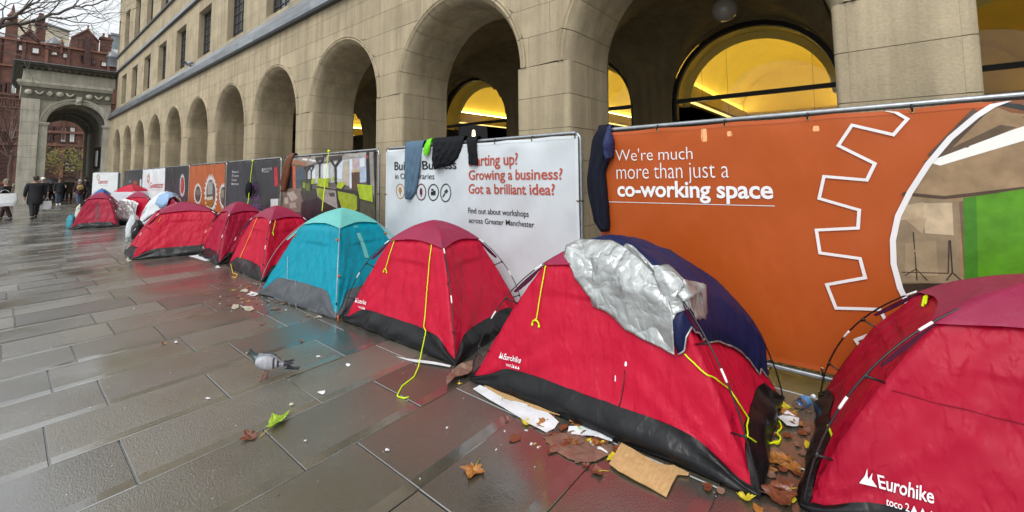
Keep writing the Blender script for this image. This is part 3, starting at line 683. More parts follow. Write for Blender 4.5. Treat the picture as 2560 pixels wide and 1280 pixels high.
a = HP(137, 95); mb = MB(); mb.lathe([(.75, -.4), (.6, 0), (.25, .45), (.02, .75)], (a.x, HY+.5, a.z-.4), 12); mb.build('turret_roof', M['slate'], hotel)
a = HP(155, 112); mb = MB(); mb.lathe([(.12, -1.2), (.12, -.4), (.22, -.3), (.12, -.1), (.2, .1), (.12, .35), (.01, .7)], (a.x, HY-.3, a.z), 8); mb.build('finial', M['tcl'], hotel)
a = HP(168, 394); mb = MB(); n = 16
mb.grid([[Vector((a.x+r*math.cos(math.pi*i/n), y, a.z-.3+r*math.sin(math.pi*i/n))) for r, y in ((1.35, HY-.02), (1.35, HY-.3), (1.7, HY-.3), (1.7, HY-.02))] for i in range(n+1)], 0, .5, False); mb.build('arched_surround', M['tcl'], hotel)
# pale block and grey tower behind
M['cream_wall'] = M_('pale_render_wall', (0.55, 0.50, 0.38), 0.8, var=.1, scale=.3); M['greymetal'] = M_('grey_metal_cladding', (0.25, 0.30, 0.32), 0.4, .3, var=.25, scale=.5, rnd=.3)
far = empty('pale_building', (5, 104, 0), 0, 'pale rendered building with a sloping roof edge, just showing behind the red brick hotel roof', 'building')
p = [onY(112, 58, 100), onY(174, 79, 100)]; mb = MB(); mb.add([(p[0].x-3, 100, -1), (p[1].x, 100, -1), (p[1].x, 100, p[1].z), (p[0].x, 100, p[0].z), (p[0].x-3, 100, p[0].z), (p[0].x-3, 112, -1), (p[1].x, 112, -1), (p[1].x, 112, p[1].z), (p[0].x, 112, p[0].z), (p[0].x-3, 112, p[0].z)], [(0, 1, 2, 3, 4), (9, 8, 7, 6, 5), (1, 6, 7, 2), (0, 4, 9, 5), (3, 2, 7, 8), (4, 3, 8, 9)])
mb.build('wall', M['cream_wall'], far)
mb = MB(); mb.obox(((p[0].x+p[1].x)/2, 99.9, (p[0].z+p[1].z)/2), (p[1]-p[0])*.52, (0, .3, 0), (0, 0, .12)); mb.build('roof_edge', M['lead'], far)
tw = empty('metal_clad_building', (14, 114, 0), 0, 'grey metal clad building with vertical panels between the chimney and the sandstone building', 'building')
q0, q1 = onY(281, 88, 110), onY(297, 86, 110); zt = q0.z
mb = MB(); mb.box((q0.x, 110, -1), (q0.x+9, 122, zt)); mb.build('wall', M['greymetal'], tw)
for i in range(14): mb = MB(); mb.box((q0.x+.1+i*.62, 109.85, 2), (q0.x+.45+i*.62, 110, zt-.4), 0, random.random()); mb.build('panel', M['greymetal'], tw)
mb = MB(); mb.box((q0.x-.2, 109.7, zt), (q0.x+9.2, 122.2, zt+.4)); mb.build('parapet', M['lead'], tw)

# ================================================================= TREES
M['bark'] = M_('wet_bark', (0.085, 0.07, 0.06), 0.7, var=.2, scale=12); M['twig'] = M_('reddish_twigs', (0.10, 0.055, 0.042), 0.7, var=.2, scale=6)
def branch(mb, p, d, L, r, depth, rnd, droop=0.0, sides=5, spread=.55):
    pts = [Vector(p)]; rad = [r]; d = Vector(d).normalized(); n = 5
    for i in range(n):
        d = (d+Vector((rnd.uniform(-1, 1), rnd.uniform(-1, 1), rnd.uniform(-1, 1)))*.16+Vector((0, 0, -droop+.03))).normalized()
        pts.append(pts[-1]+d*L/n); rad.append(r*(1-.62*(i+1)/n))
    mb.tube(pts, rad, sides if r > .02 else 3, cap=False)
    if depth <= 0: return
    for k in range(rnd.choice((2, 3, 3, 4))):
        i = rnd.randint(2, n); q = pts[i]; ax = Vector((rnd.uniform(-1, 1), rnd.uniform(-1, 1), rnd.uniform(-.6, 1))).normalized()
        branch(mb, q, (d+ax*spread*1.5).normalized(), L*rnd.uniform(.55, .8), rad[i]*rnd.uniform(.6, .8), depth-1, rnd, droop, sides, spread)
# near bare tree whose boughs reach in at the top left
TY = 13.0; rn = random.Random(21)
tr = empty('bare_tree', (-5.2, TY, gz(0, TY)), 0, 'bare winter tree whose thin boughs reach across the sky at the top left', 'tree')
mb = MB(); K = 7.11
LM = [([(-40,520),(0,420),(60,350),(250,290),(330,220),(440,130),(600,60),(720,-20),(900,-120)], .050), ([(-60,500),(0,480),(250,440),(480,415),(640,380),(850,300),(1050,240),(1300,130),(1650,70),(1900,0),(2050,-60)], .052),
      ([(250,290),(480,200),(680,140),(860,60),(1060,-10)], .026), ([(850,300),(1100,320),(1520,235),(1900,240),(2200,240)], .020), ([(850,300),(1300,380),(1700,405),(1900,360),(2090,270)], .018),
      ([(860,330),(1250,440),(1620,460),(1800,400)], .014), ([(520,430),(760,500),(1000,570),(1250,640)], .018), ([(640,380),(900,480),(1200,560),(1500,545),(1780,480)], .014), ([(1300,130),(1600,190),(1800,200),(2010,60),(2030,0)], .012),
      ([(1050,240),(1200,180),(1400,90),(1560,0)], .014), ([(330,220),(500,330),(620,400)], .012), ([(440,130),(700,190),(960,270),(1200,300)], .012), ([(0,200),(130,90),(260,50),(520,70),(800,20)], .014), ([(250,440),(420,350),(640,240),(900,120),(1200,20)], .016),
      ([(0,60),(120,150),(300,200),(560,180)], .012), ([(60,350),(40,200),(100,60),(90,-30)], .014), ([(-30,560),(120,620),(300,640),(520,660),(700,690)], .016), ([(-20,780),(150,820),(260,790),(380,700)], .013), ([(-20,900),(160,930),(420,990),(700,1010)], .014)]
for pl, r in LM:
    pts = [onY(x/K, y/K, TY+.5*math.sin(x*.003+r*90)) for x, y in pl]; n = len(pts)*2; ps = pl_sample(pts, n)
    ps = [p+Vector((0, rn.uniform(-.04, .04), rn.uniform(-.03, .03))) for p in ps]; mb.tube(ps, [.8*r*(1-.75*i/(n-1)) for i in range(n)], 5, cap=False)
    for i in range(2, n):
        for q in range(1 if i % 2 else 0): 
            d = (ps[i]-ps[i-1]).normalized(); s = rn.choice((-1, 1))
            branch(mb, ps[i], d+Vector((.2*s, rn.uniform(-.5, .5), .55*s)), rn.uniform(.5, 1.1), r*(1-.75*i/(n-1))*.4+.002, 1, rn, .02, 3)
mb.build('crown', M['bark'], tr)
tb = MB(); b0 = Vector((-5.2, TY, gz(0, TY))); f1 = onY(-40/K, 520/K, TY); tb.tube([b0, b0+Vector((.05, 0, 1.5)), b0+Vector((.15, 0, 3.2)), b0+Vector((.6, 0, 4.6)), Vector((f1.x-1.2, TY, f1.z-.6)), f1], [.2, .16, .15, .12, .08, .06], 9)
for j in range(7): branch(tb, b0+Vector((.2+.1*j, 0, 3.4+.3*j)), (rn.uniform(-1.4, .1), rn.uniform(-1, 1), 1), 2.4, .06, 3, rn)
tb.build('trunk', M['bark'], tr)
# far bare tree at the left edge and the one seen through the gateway
def tree(name, x, y, h, r, depth, seed, label, mat, leaf=None, group=None, nb=9):
    rn = random.Random(seed); z = gz(x, y); t = empty(name, (x, y, z), 0, label, 'tree', group); mb = MB()
    pts = [Vector((x+.06*math.sin(i*1.7)*r*6, y, z+h*.42*i/5)) for i in range(6)]; mb.tube(pts, [r*(1-.35*i/5) for i in range(6)], 8); mb.build('trunk', mat, t)
    cb = MB()
    for j in range(nb):
        zz = z+h*(.22+.2*rn.random()); an = rn.uniform(0, 6.28)
        branch(cb, (x, y, zz+h*.08), (math.cos(an), math.sin(an), rn.uniform(.5, 1.5)), h*rn.uniform(.25, .4), r*.45, depth, rn, .0, 4)
    cb.build('crown', mat, t)
    if leaf:
        lf = MB()
        for i in range(2600):
            an = rn.uniform(0, 6.28); rr = h*.42*math.sqrt(rn.random()); zz = z+h*(.52+.10*rn.gauss(0, 1)); p = Vector((x+rr*math.cos(an), y+rr*.8*math.sin(an), zz-rr*.12))
            if nz(p.x*.8, p.y*.8, p.z*1.6) < -.02: continue
            a = Vector((rn.uniform(-1, 1), rn.uniform(-1, 1), rn.uniform(-.5, .5))).normalized()*.09; b = a.orthogonal().normalized()*.07
            lf.add([p-a, p+b, p+a, p-b], [(0, 1, 2, 3)], 0, rn.random())
        tag(lf.build('foliage', leaf, t), kind='stuff')
    return t
M['yleaf'] = M_('yellow_green_leaves', (0.20, 0.19, 0.03), 0.6, var=.2, scale=2, rnd=.5, trans=.35)
M['rleaf'] = M_('rusty_leaves', (0.12, 0.05, 0.02), 0.6, var=.2, scale=2, rnd=.5)
a = onY(22, 470, 62); tree('bare_tree', a.x, 62, 11.5, .16, 4, 4, 'bare tree with reddish twigs before the brick hotel, left of the stone gateway', M['twig'], nb=14)
tree('yellow_leaved_tree', 5.2, 66, 7.6, .12, 2, 9, 'small tree with thin yellow green foliage seen through the stone gateway', M['bark'], M['yleaf'])
tree('bare_tree', -9, 48, 9, .2, 4, 14, 'bare tree standing in the square just outside the left of the view', M['twig'], nb=12)
# ================================================================= FENCE PANELS AND BANNERS
XW = 3.8
M['galv'] = M_('galvanised_tube', (0.36, 0.38, 0.40), 0.35, 0.7, var=.15, scale=20); M['wire'] = M_('dark_wire', (0.10, 0.11, 0.12), 0.4, .6)
M['rubber'] = M_('black_rubber', (0.02, 0.02, 0.02), 0.7); M['tie'] = M_('black_cable_tie', (0.008, 0.008, 0.008), 0.4); M['brass'] = M_('eyelet', (0.5, 0.4, 0.22), 0.3, .9)
def fz(y): return gz(0, y)
class Pl:      # vertical plane through (xa,ya)-(xb,yb); u runs from a to b
    def __init__(s, a, b): s.a = Vector((a[0], a[1], 0)); s.b = Vector((b[0], b[1], 0)); s.d = (s.b-s.a).normalized(); s.L = (s.b-s.a).length; s.n = Vector((s.d.y, -s.d.x, 0)); 
    def P(s, u, z, off=0.0): p = s.a+s.d*u; return Vector((p.x, p.y, z))+s.nrm*off
    @property
    def nrm(s): return s.n if (s.n.dot(Vector((0, 0, 0))-s.a) > 0) else -s.n
    def uz(s, x, y, off=0.0):
        r = ray(x, y); n = s.nrm; o = Vector((0, 0, CAMH)); t = ((s.a+n*off-o).dot(n))/r.dot(n); q = o+r*t; return ((q-s.a).dot(s.d), q.z)
def rrect(u0, z0, u1, z1, r, n=5):
    out = []
    for cu, cz, a0 in ((u1-r, z1-r, 0), (u0+r, z1-r, 90), (u0+r, z0+r, 180), (u1-r, z0+r, 270)):
        for i in range(n+1): a = R_(a0+90*i/n); out.append((cu+r*math.cos(a), cz+r*math.sin(a)))
    return out+[out[0]]
def fence(pl, label, top=2.02):
    mid = pl.P(pl.L/2, 0); yb = mid.y; f = empty('fence_panel', (mid.x, mid.y, fz(yb)), 0, label, 'fence panel', 'temporary fence panels in front of the arcade')
    G = lambda u: fz(pl.P(u, 0).y)
    mb = MB(); mb.tube([pl.P(u, G(u)+z) for u, z in rrect(.02, .10, pl.L-.02, top-.01, .09)], .019, 8, cap=False); mb.build('tube_frame', M['galv'], f)
    w = MB(); n = int(pl.L/.045)
    for i in range(1, n):
        u = pl.L*i/n; w.tube([pl.P(u, G(u)+.09, -.002), pl.P(u, G(u)+top+.012, -.002)], .0022, 3, cap=False)
    for z in [.12+.28*i for i in range(7)]+[top-.03]: w.tube([pl.P(.02, G(0)+z, -.006), pl.P(pl.L-.02, G(pl.L)+z, -.006)], .0022, 3, cap=False)
    w.build('wire_mesh', M['wire'], f, kind='stuff')
    for u in (.0, pl.L):
        ft = MB(); c = pl.P(u, G(u)); ft.obox(c+Vector((0, 0, .065)), pl.nrm*.30, pl.d*.075, (0, 0, .065)); ft.build('foot', M['rubber'], f)
        lg = MB(); lg.tube([pl.P(clip(u, .02, pl.L-.02), G(u)+.02), pl.P(clip(u, .02, pl.L-.02), G(u)+.2)], .017, 8); lg.build('leg', M['galv'], f)
    return f
def flat_mat(name, col, rough=.38, thru=0.0, pv=.03):
    m = M_(name, col, rough, var=pv, scale=9 if pv > .05 else 2, spec=.35); nt = m.node_tree; b = nt.nodes['Principled BSDF']; L = nt.links.new
    geo = nd(nt, 'ShaderNodeNewGeometry'); mp = nd(nt, 'ShaderNodeMapping'); mp.inputs['Scale'].default_value = (1, 1, .45); mp.inputs['Rotation'].default_value = (.4, 0, 0); L(geo.outputs['Position'], mp.inputs[0])
    n1 = nd(nt, 'ShaderNodeTexNoise', i_Scale=2.2, i_Detail=3.0); L(mp.outputs[0], n1.inputs['Vector'])
    bp = nd(nt, 'ShaderNodeBump', i_Strength=.9, i_Distance=.035); L(n1.outputs[0], bp.inputs['Height']); L(bp.outputs[0], b.inputs['Normal'])
    if thru:
        tr = nd(nt, 'ShaderNodeBsdfTransparent'); ms = nd(nt, 'ShaderNodeMixShader', i_0=thru); L(b.outputs[0], ms.inputs[1]); L(tr.outputs[0], ms.inputs[2]); L(ms.outputs[0], nt.nodes['Material Output'].inputs[0])
    return m
_fm = {}
def col(c, thru=0.0, rough=.38, pv=.03):
    k = (round(c[0], 4), round(c[1], 4), round(c[2], 4), thru, pv)
    if k not in _fm: _fm[k] = flat_mat('print_%d' % len(_fm), c, rough, thru, pv)
    return _fm[k]
def srgb(r, g, b):
    f = lambda v: (v/255/12.92 if v/255 <= .04045 else ((v/255+.055)/1.055)**2.4); return (f(r), f(g), f(b))
class Banner:
    def __init__(s, pl, name, label, z1=1.985, z0=.10, u0=.03, u1=None, color=None, off=.035, amp=.012, thru=0.0, seed=0, parts=None, eye=True):
        s.pl = pl; s.off = off; s.amp = amp; s.seed = seed; s.u0, s.u1 = u0, (pl.L-.03 if u1 is None else u1); s.z0, s.z1 = z0, z1
        mid = pl.P((s.u0+s.u1)/2, 0, off); s.o = empty(name, (mid.x, mid.y, fz(mid.y)), 0, label, 'banner'); s.lay = 0
        mb = MB(); nu, nzv = 90, 44
        mats = []; 
        parts = parts or [(s.u0, s.u1, color)]
        mats = [col(c, thru) for _, _, c in parts]
        for mi, (a, b, c) in enumerate(parts):
            n = max(6, int(nu*(b-a)/(s.u1-s.u0))); mb.grid([[s.S(lerp(a, b, i/n), lerp(s.z0, s.z1, j/nzv)) for j in range(nzv+1)] for i in range(n+1)], mi)
        sh = mb.build('sheet', mats, s.o)
        hm = MB()      # doubled hem
        for uu in (s.u0, s.u1-.035): hm.grid([[s.S(uu+.035*i, lerp(s.z0, s.z1, j/nzv), .0025) for j in range(nzv+1)] for i in range(2)])
        hm.grid([[s.S(lerp(s.u0, s.u1, i/nu), s.z1-.035+.035*j, .0028) for j in range(2)] for i in range(nu+1)]); hm.grid([[s.S(lerp(s.u0, s.u1, i/nu), s.z0+.035*j, .0028) for j in range(2)] for i in range(nu+1)])
        c0 = parts[0][2]; hm.build('hem', col(tuple(min(1, v*1.06+.01) for v in c0)), s.o)
        if eye:
            ne = max(2, round((s.u1-s.u0)/.62))
            for i in range(ne+1):
                u = lerp(s.u0+.03, s.u1-.03, i/ne); s.eyelet(u, s.z1-.02, 1); s.eyelet(u, s.z0+.02, -1)
            for z in (.7, 1.3):
                for u, sg in ((s.u0+.015, -1), (s.u1-.015, 1)): s.eyelet(u, z, 0, sg)
    def S(s, u, z, extra=0.0):     # z above ground
        a = s.amp; e = min(u-s.u0, s.u1-u, z-s.z0, s.z1-z); e = max(e, 0); k = min(1, e/.10)
        tu = (u-s.u0)/.62; sag = abs(math.sin(math.pi*tu))
        dz = -0.010*sag*math.exp(-(s.z1-z)/.05)
        d = a*nz(u*1.3+s.seed*7, z*1.1, s.seed)*1.3+a*.55*nz(u*3.1-z*2.2, z*1.6+u, s.seed+5)+a*.9*math.sin(tu*math.pi*2+z*3)*math.exp(-(s.z1-z)/.25)*.7+a*.8*abs(math.sin((u-z*.9+s.seed)*4.2))*math.exp(-(s.z1-z)/.35)
        d = d*(.25+.75*k); P = s.pl.P(u, 0); return s.pl.P(u, z+dz+fz(P.y), s.off+d+extra)
    def eyelet(s, u, z, v, sg=0):
        p = s.S(u, z, .004); mb = MB(); d = s.pl.d; 
        mb.tube([p+(d*math.cos(a)+Vector((0, 0, 1))*math.sin(a))*.010 for a in [math.pi*2*i/8 for i in range(9)]], .0035, 4, cap=False); mb.build('eyelet', M['brass'], s.o)
        t = MB(); n = s.pl.nrm; e = Vector((0, 0, 1))*v*.045+d*sg*.045
        if v or sg: t.tube([p, p+n*.012+e*.4, p+e, p+e*1.15-n*.05, p+e*.6-n*.06, p-n*.03], .0052, 4); t.tube([p+n*.008+e*.5, p+n*.02+e*.9+d*.012], .0022, 3); t.build('cable_tie', M['tie'], s.o)
    def uz(s, x, y):
        u, z = s.pl.uz(x, y, s.off); return u, z-fz(s.pl.P(u, 0).y)
    def poly(s, pts, c, px=True, lift=.001, name='print'):
        s.lay += 1; P = [s.uz(*p) for p in pts] if px else pts
        bm = bmesh.new(); vs = [bm.verts.new((u, z, 0)) for u, z in P]
        try: f = bm.faces.new(vs)
        except Exception: bm.free(); return
        bmesh.ops.triangulate(bm, faces=[f])
        for _ in range(6):
            es = [e for e in bm.edges if e.calc_length() > .12]
            if not es: break
            bmesh.ops.subdivide_edges(bm, edges=es, cuts=1); bmesh.ops.triangulate(bm, faces=[f for f in bm.faces if len(f.verts) > 3])
        off = .0028+.00025*s.lay+lift
        out = s.__dict__.setdefault('pmb', MB()); mats = s.__dict__.setdefault('pm', [])
        m = col(c, pv=.03 if min(c) > .5 else .22); 
        if m not in mats: mats.append(m)
        mi = mats.index(m); bm.verts.index_update(); out.add([s.S(clip(v.co.x, s.u0+.002, s.u1-.002), clip(v.co.y, s.z0+.002, s.z1-.002), off) for v in bm.verts], [[v.index for v in f.verts] for f in bm.faces], mi, .5, True); bm.free()
    def stroke(s, pts, w, c, closed=False, px=True):
        P = [s.uz(*p) for p in pts] if px else list(pts)
        if closed: P = P+[P[0]]
        Q = [Vector((u, z, 0)) for u, z in P]; L = sum((b-a).length for a, b in zip(Q, Q[1:])); n = len(Q)
        Lf, Rt = [], []
        for i in range(n):
            a = Q[i-1] if i else (Q[-2] if closed else Q[0]); b = Q[i+1] if i < n-1 else (Q[1] if closed else Q[-1])
            d1 = (Q[i]-a).normalized() if (Q[i]-a).length > 1e-9 else (b-Q[i]).normalized(); d2 = (b-Q[i]).normalized() if (b-Q[i]).length > 1e-9 else d1
            n1 = Vector((-d1.y, d1.x, 0)); n2 = Vector((-d2.y, d2.x, 0)); m = (n1+n2).normalized(); k = w/2/max(.35, m.dot(n1)); Lf.append(Q[i]+m*k); Rt.append(Q[i]-m*k)
        for i in range(n-1): 
            s.lay -= 1 if i else 0
            s.poly([(p.x, p.y) for p in (Lf[i], Lf[i+1], Rt[i+1], Rt[i])], c, px=False)
    def flush(s, name='print'):
        if 'pmb' in s.__dict__ and s.pmb.f: s.pmb.build(name, s.pm, s.o); s.pmb = MB(); s.pm = []
    def text(s, txt, bl, br, tl, c, bold=0.0, px=True, name='lettering', parent=None):
        """text whose baseline runs bl->br; tl is the pixel of the first capital's top"""
        V, F = glyphs(txt, bold); (u0, z0), (u1, z1) = s.uz(*bl), s.uz(*br); ut, zt = s.uz(*tl)
        xs = [v[0] for v in V]; w = max(xs)-min(xs); x0 = min(xs); H = zt-z0; sx = (u1-u0)/w
        P = [s.S(u0+(x-x0)*sx, z0+(z1-z0)*((x-x0)/w)+y/.655*H, .007) for x, y in V]
        mb = MB(); mb.add(P, F, 0, .5, True); mb.build(name, col(c), parent or s.o)
def glyphs(txt, bold=0.0):
    cu = bpy.data.curves.new('t', 'FONT'); cu.body = txt; cu.offset = bold; cu.resolution_u = 3; cu.fill_mode = 'FRONT'; cu.space_character = 0.97
    o = bpy.data.objects.new('t', cu); SC.collection.objects.link(o); dg = bpy.context.evaluated_depsgraph_get(); me = bpy.data.meshes.new_from_object(o.evaluated_get(dg))
    V = [(v.co.x, v.co.y) for v in me.vertices]; F = [list(p.vertices) for p in me.polygons]
    bpy.data.objects.remove(o); bpy.data.curves.remove(cu); bpy.data.meshes.remove(me); return V, F
J = [(-5.30, -1.67), (-1.49, 2.00), (2.18, 5.66), (5.86, 9.38), (9.57, 12.98), (13.05, 16.5), (16.6, 20.05), (20.1, 23.5), (23.6, 27.1)]
FL = ['rightmost fence panel, outside the photo, behind the nearest tent', 'nearest wire fence panel, carrying the orange banner', 'wire fence panel carrying the white banner with hanging clothes', 'wire fence panel carrying the printed office photograph',
      'wire fence panel behind the dark banner with white small print and a red tag', 'wire fence panel behind the orange banner with three cog shapes', 'wire fence panel behind the narrow dark banner with a red cog', 'wire fence panel behind the white banner with red lettering, second from the gateway', 'wire fence panel behind the far black banner']
PLS = []
for (a, b), lb in zip(J, FL):
    pl = Pl((XW, b), (XW, a)); PLS.append(pl)     # u=0 at the far (image left) end
    fence(pl, lb)
WHITE = srgb(196, 203, 207); ORG = (0.43, 0.078, 0.009); ORG2 = (0.45, 0.085, 0.012)
# --- orange banner -------------------------------------------------------------------------
bo = Banner(PLS[1], 'orange_banner', 'large orange banner reading We are much more than just a co-working space', color=ORG, thru=.035, seed=1, amp=.012, z0=.15)
bo.text("We're much", (1541, 403), (1733, 398), (1543, 376), (0.78, 0.78, 0.78), -.010)
bo.text("more than just a", (1543, 448), (1823, 444), (1545, 412), (0.78, 0.78, 0.78), -.012)
bo.text("co-working space", (1545, 490), (1934, 496), (1547, 456), (0.82, 0.82, 0.82), .022)
bo.stroke([(1508, 504), (1700, 509), (1937, 515)], .006, (.7, .7, .7))
gear = [(2213,262),(2268,297),(2233,337),(2130,313),(2096,364),(2187,409),(2167,450),(2060,441),(2048,496),(2148,525),(2145,570),(2041,575),(2050,632),(2150,646),(2163,694),(2067,711),(2090,770),(2199,773),(2223,817),(2139,850),(2155,875)]
# printed room photograph inside the ring
arc = [(2520,236),(2440,290),(2375,345),(2320,410),(2275,480),(2245,540),(2232,600),(2234,660),(2250,720),(2275,770),(2310,830),(2360,900)]
bo.poly(arc+[(2700,1000),(2900,200)], (0.30, 0.20, 0.11))
bo.poly([(2500,236),(2760,205),(2760,330),(2640,330),(2480,262)], (0.20, 0.075, 0.03)); bo.poly([(2478,246),(2600,268),(2700,300),(2600,285),(2490,262)], (.03, .03, .03))
bo.poly([(2430,272),(2463,285),(2350,400),(2318,388)], (.10, .065, .045)); bo.poly([(2500,312),(2540,318),(2345,400),(2305,405)], (.12, .08, .05))
bo.poly([(2318,405),(2350,414),(2700,310),(2620,295),(2530,325)], (.85, .85, .80)); bo.poly([(2258,480),(2360,490),(2700,450),(2900,440),(2900,456),(2700,462),(2360,498),(2254,488)], (.08, .05, .03))
bo.poly([(2262,495),(2358,498),(2395,505),(2400,710),(2255,705),(2240,650),(2240,560)], (.26, .19, .115)); bo.poly([(2398,505),(2412,500),(2425,690),(2412,715)], (.16, .10, .06))
bo.poly([(2408,495),(2900,420),(2900,720),(2410,700)], (.085, .26, .012)); bo.poly([(2408,495),(2440,490),(2445,702),(2410,702)], (.05, .19, .015))
bo.poly([(2250,515),(2310,505),(2320,545),(2250,550)], (.42, .32, .2)); bo.poly([(2308,508),(2380,507),(2384,588),(2312,583)], (.48, .37, .24)); bo.poly([(2262,548),(2316,545),(2306,585)], (.38, .28, .17))
bo.poly([(2262,608),(2340,600),(2345,690),(2262,690)], (.30, .22, .13)); bo.stroke([(2255,680),(2370,682),(2372,600)], .006, (.07, .045, .03))
for q in ([(2283,580),(2290,672),(2262,688)], [(2290,672),(2318,700)], [(2375,600),(2380,680),(2365,700)], [(2380,680),(2405,702)], [(2290,672),(2292,700)]): bo.stroke(q, .005, (.02, .015, .01))
bo.poly([(2250,708),(2480,706),(2480,760),(2350,900),(2310,830),(2275,770)], (.045, .03, .02))
bo.stroke(arc, .030, (.78, .76, .76)); bo.stroke(gear, .020, (.78, .76, .76))
bo.flush()
# --- white business banner ---------------------------------------------------------------
bw = Banner(PLS[2], 'white_banner', 'white banner with clothes hung over it, reading Starting up? Growing a business?', color=WHITE, seed=2, amp=.032)
RED = (0.42, 0.065, 0.035); BLK = (.012, .012, .014)
bw.text('Starting up?', (1173, 415), (1299, 411), (1173, 390), RED, .012); bw.text('Growing a business?', (1173, 449), (1408, 448), (1173, 427), RED, .012); bw.text('Got a brilliant idea?', (1173, 483), (1390, 487), (1173, 461), RED, .012)
bw.text('Find out about workshops', (1174, 532), (1324, 542), (1174, 519), BLK, .004); bw.text('across Greater Manchester', (1175, 556), (1339, 568), (1175, 544), BLK, .004)
bw.text('Build a Business', (988, 425), (1144, 422), (988, 406), BLK, .010); bw.text('in Our Libraries', (990, 447), (1085, 448), (990, 434), BLK, .0)
def ring(b, cx, cy, rx, ry, w, c, fill=None):
    b.stroke([(cx+rx*math.cos(a), cy+ry*math.sin(a)) for a in [2*math.pi*i/20 for i in range(20)]], w, c, True)
for cx, cy, rx, ry, c in ((1001, 478, 11, 18, (.45, .22, .03)), (1026, 479, 11, 18, (.05, .12, .3)), (1054, 480, 11, 20, (.12, .01, .03)), (1083, 481, 12, 20, (.012, .012, .015)), (1114, 482, 14, 22, (.03, .045, .05))): ring(bw, cx, cy, rx, ry, .016, c)
bw.poly([(998,468),(1003,468),(1005,476),(1002,484),(1001,490),(999,484),(996,476)], (.45,.22,.03)); bw.poly([(1051,474),(1054,468),(1057,474),(1057,486),(1055,486),(1055,492),(1053,492),(1053,486),(1051,486)], (.12,.01,.03))
bw.poly([(1077,479),(1082,479),(1082,476),(1088,477),(1088,488),(1077,488)], BLK); bw.poly([(1078,472),(1083,472),(1083,477),(1078,477)], BLK); bw.poly([(1115,472),(1121,477),(1115,484),(1109,480)], (.03,.045,.05)); bw.poly([(1110,482),(1113,485),(1107,494),(1105,491)], (.03,.045,.05))
bw.flush()
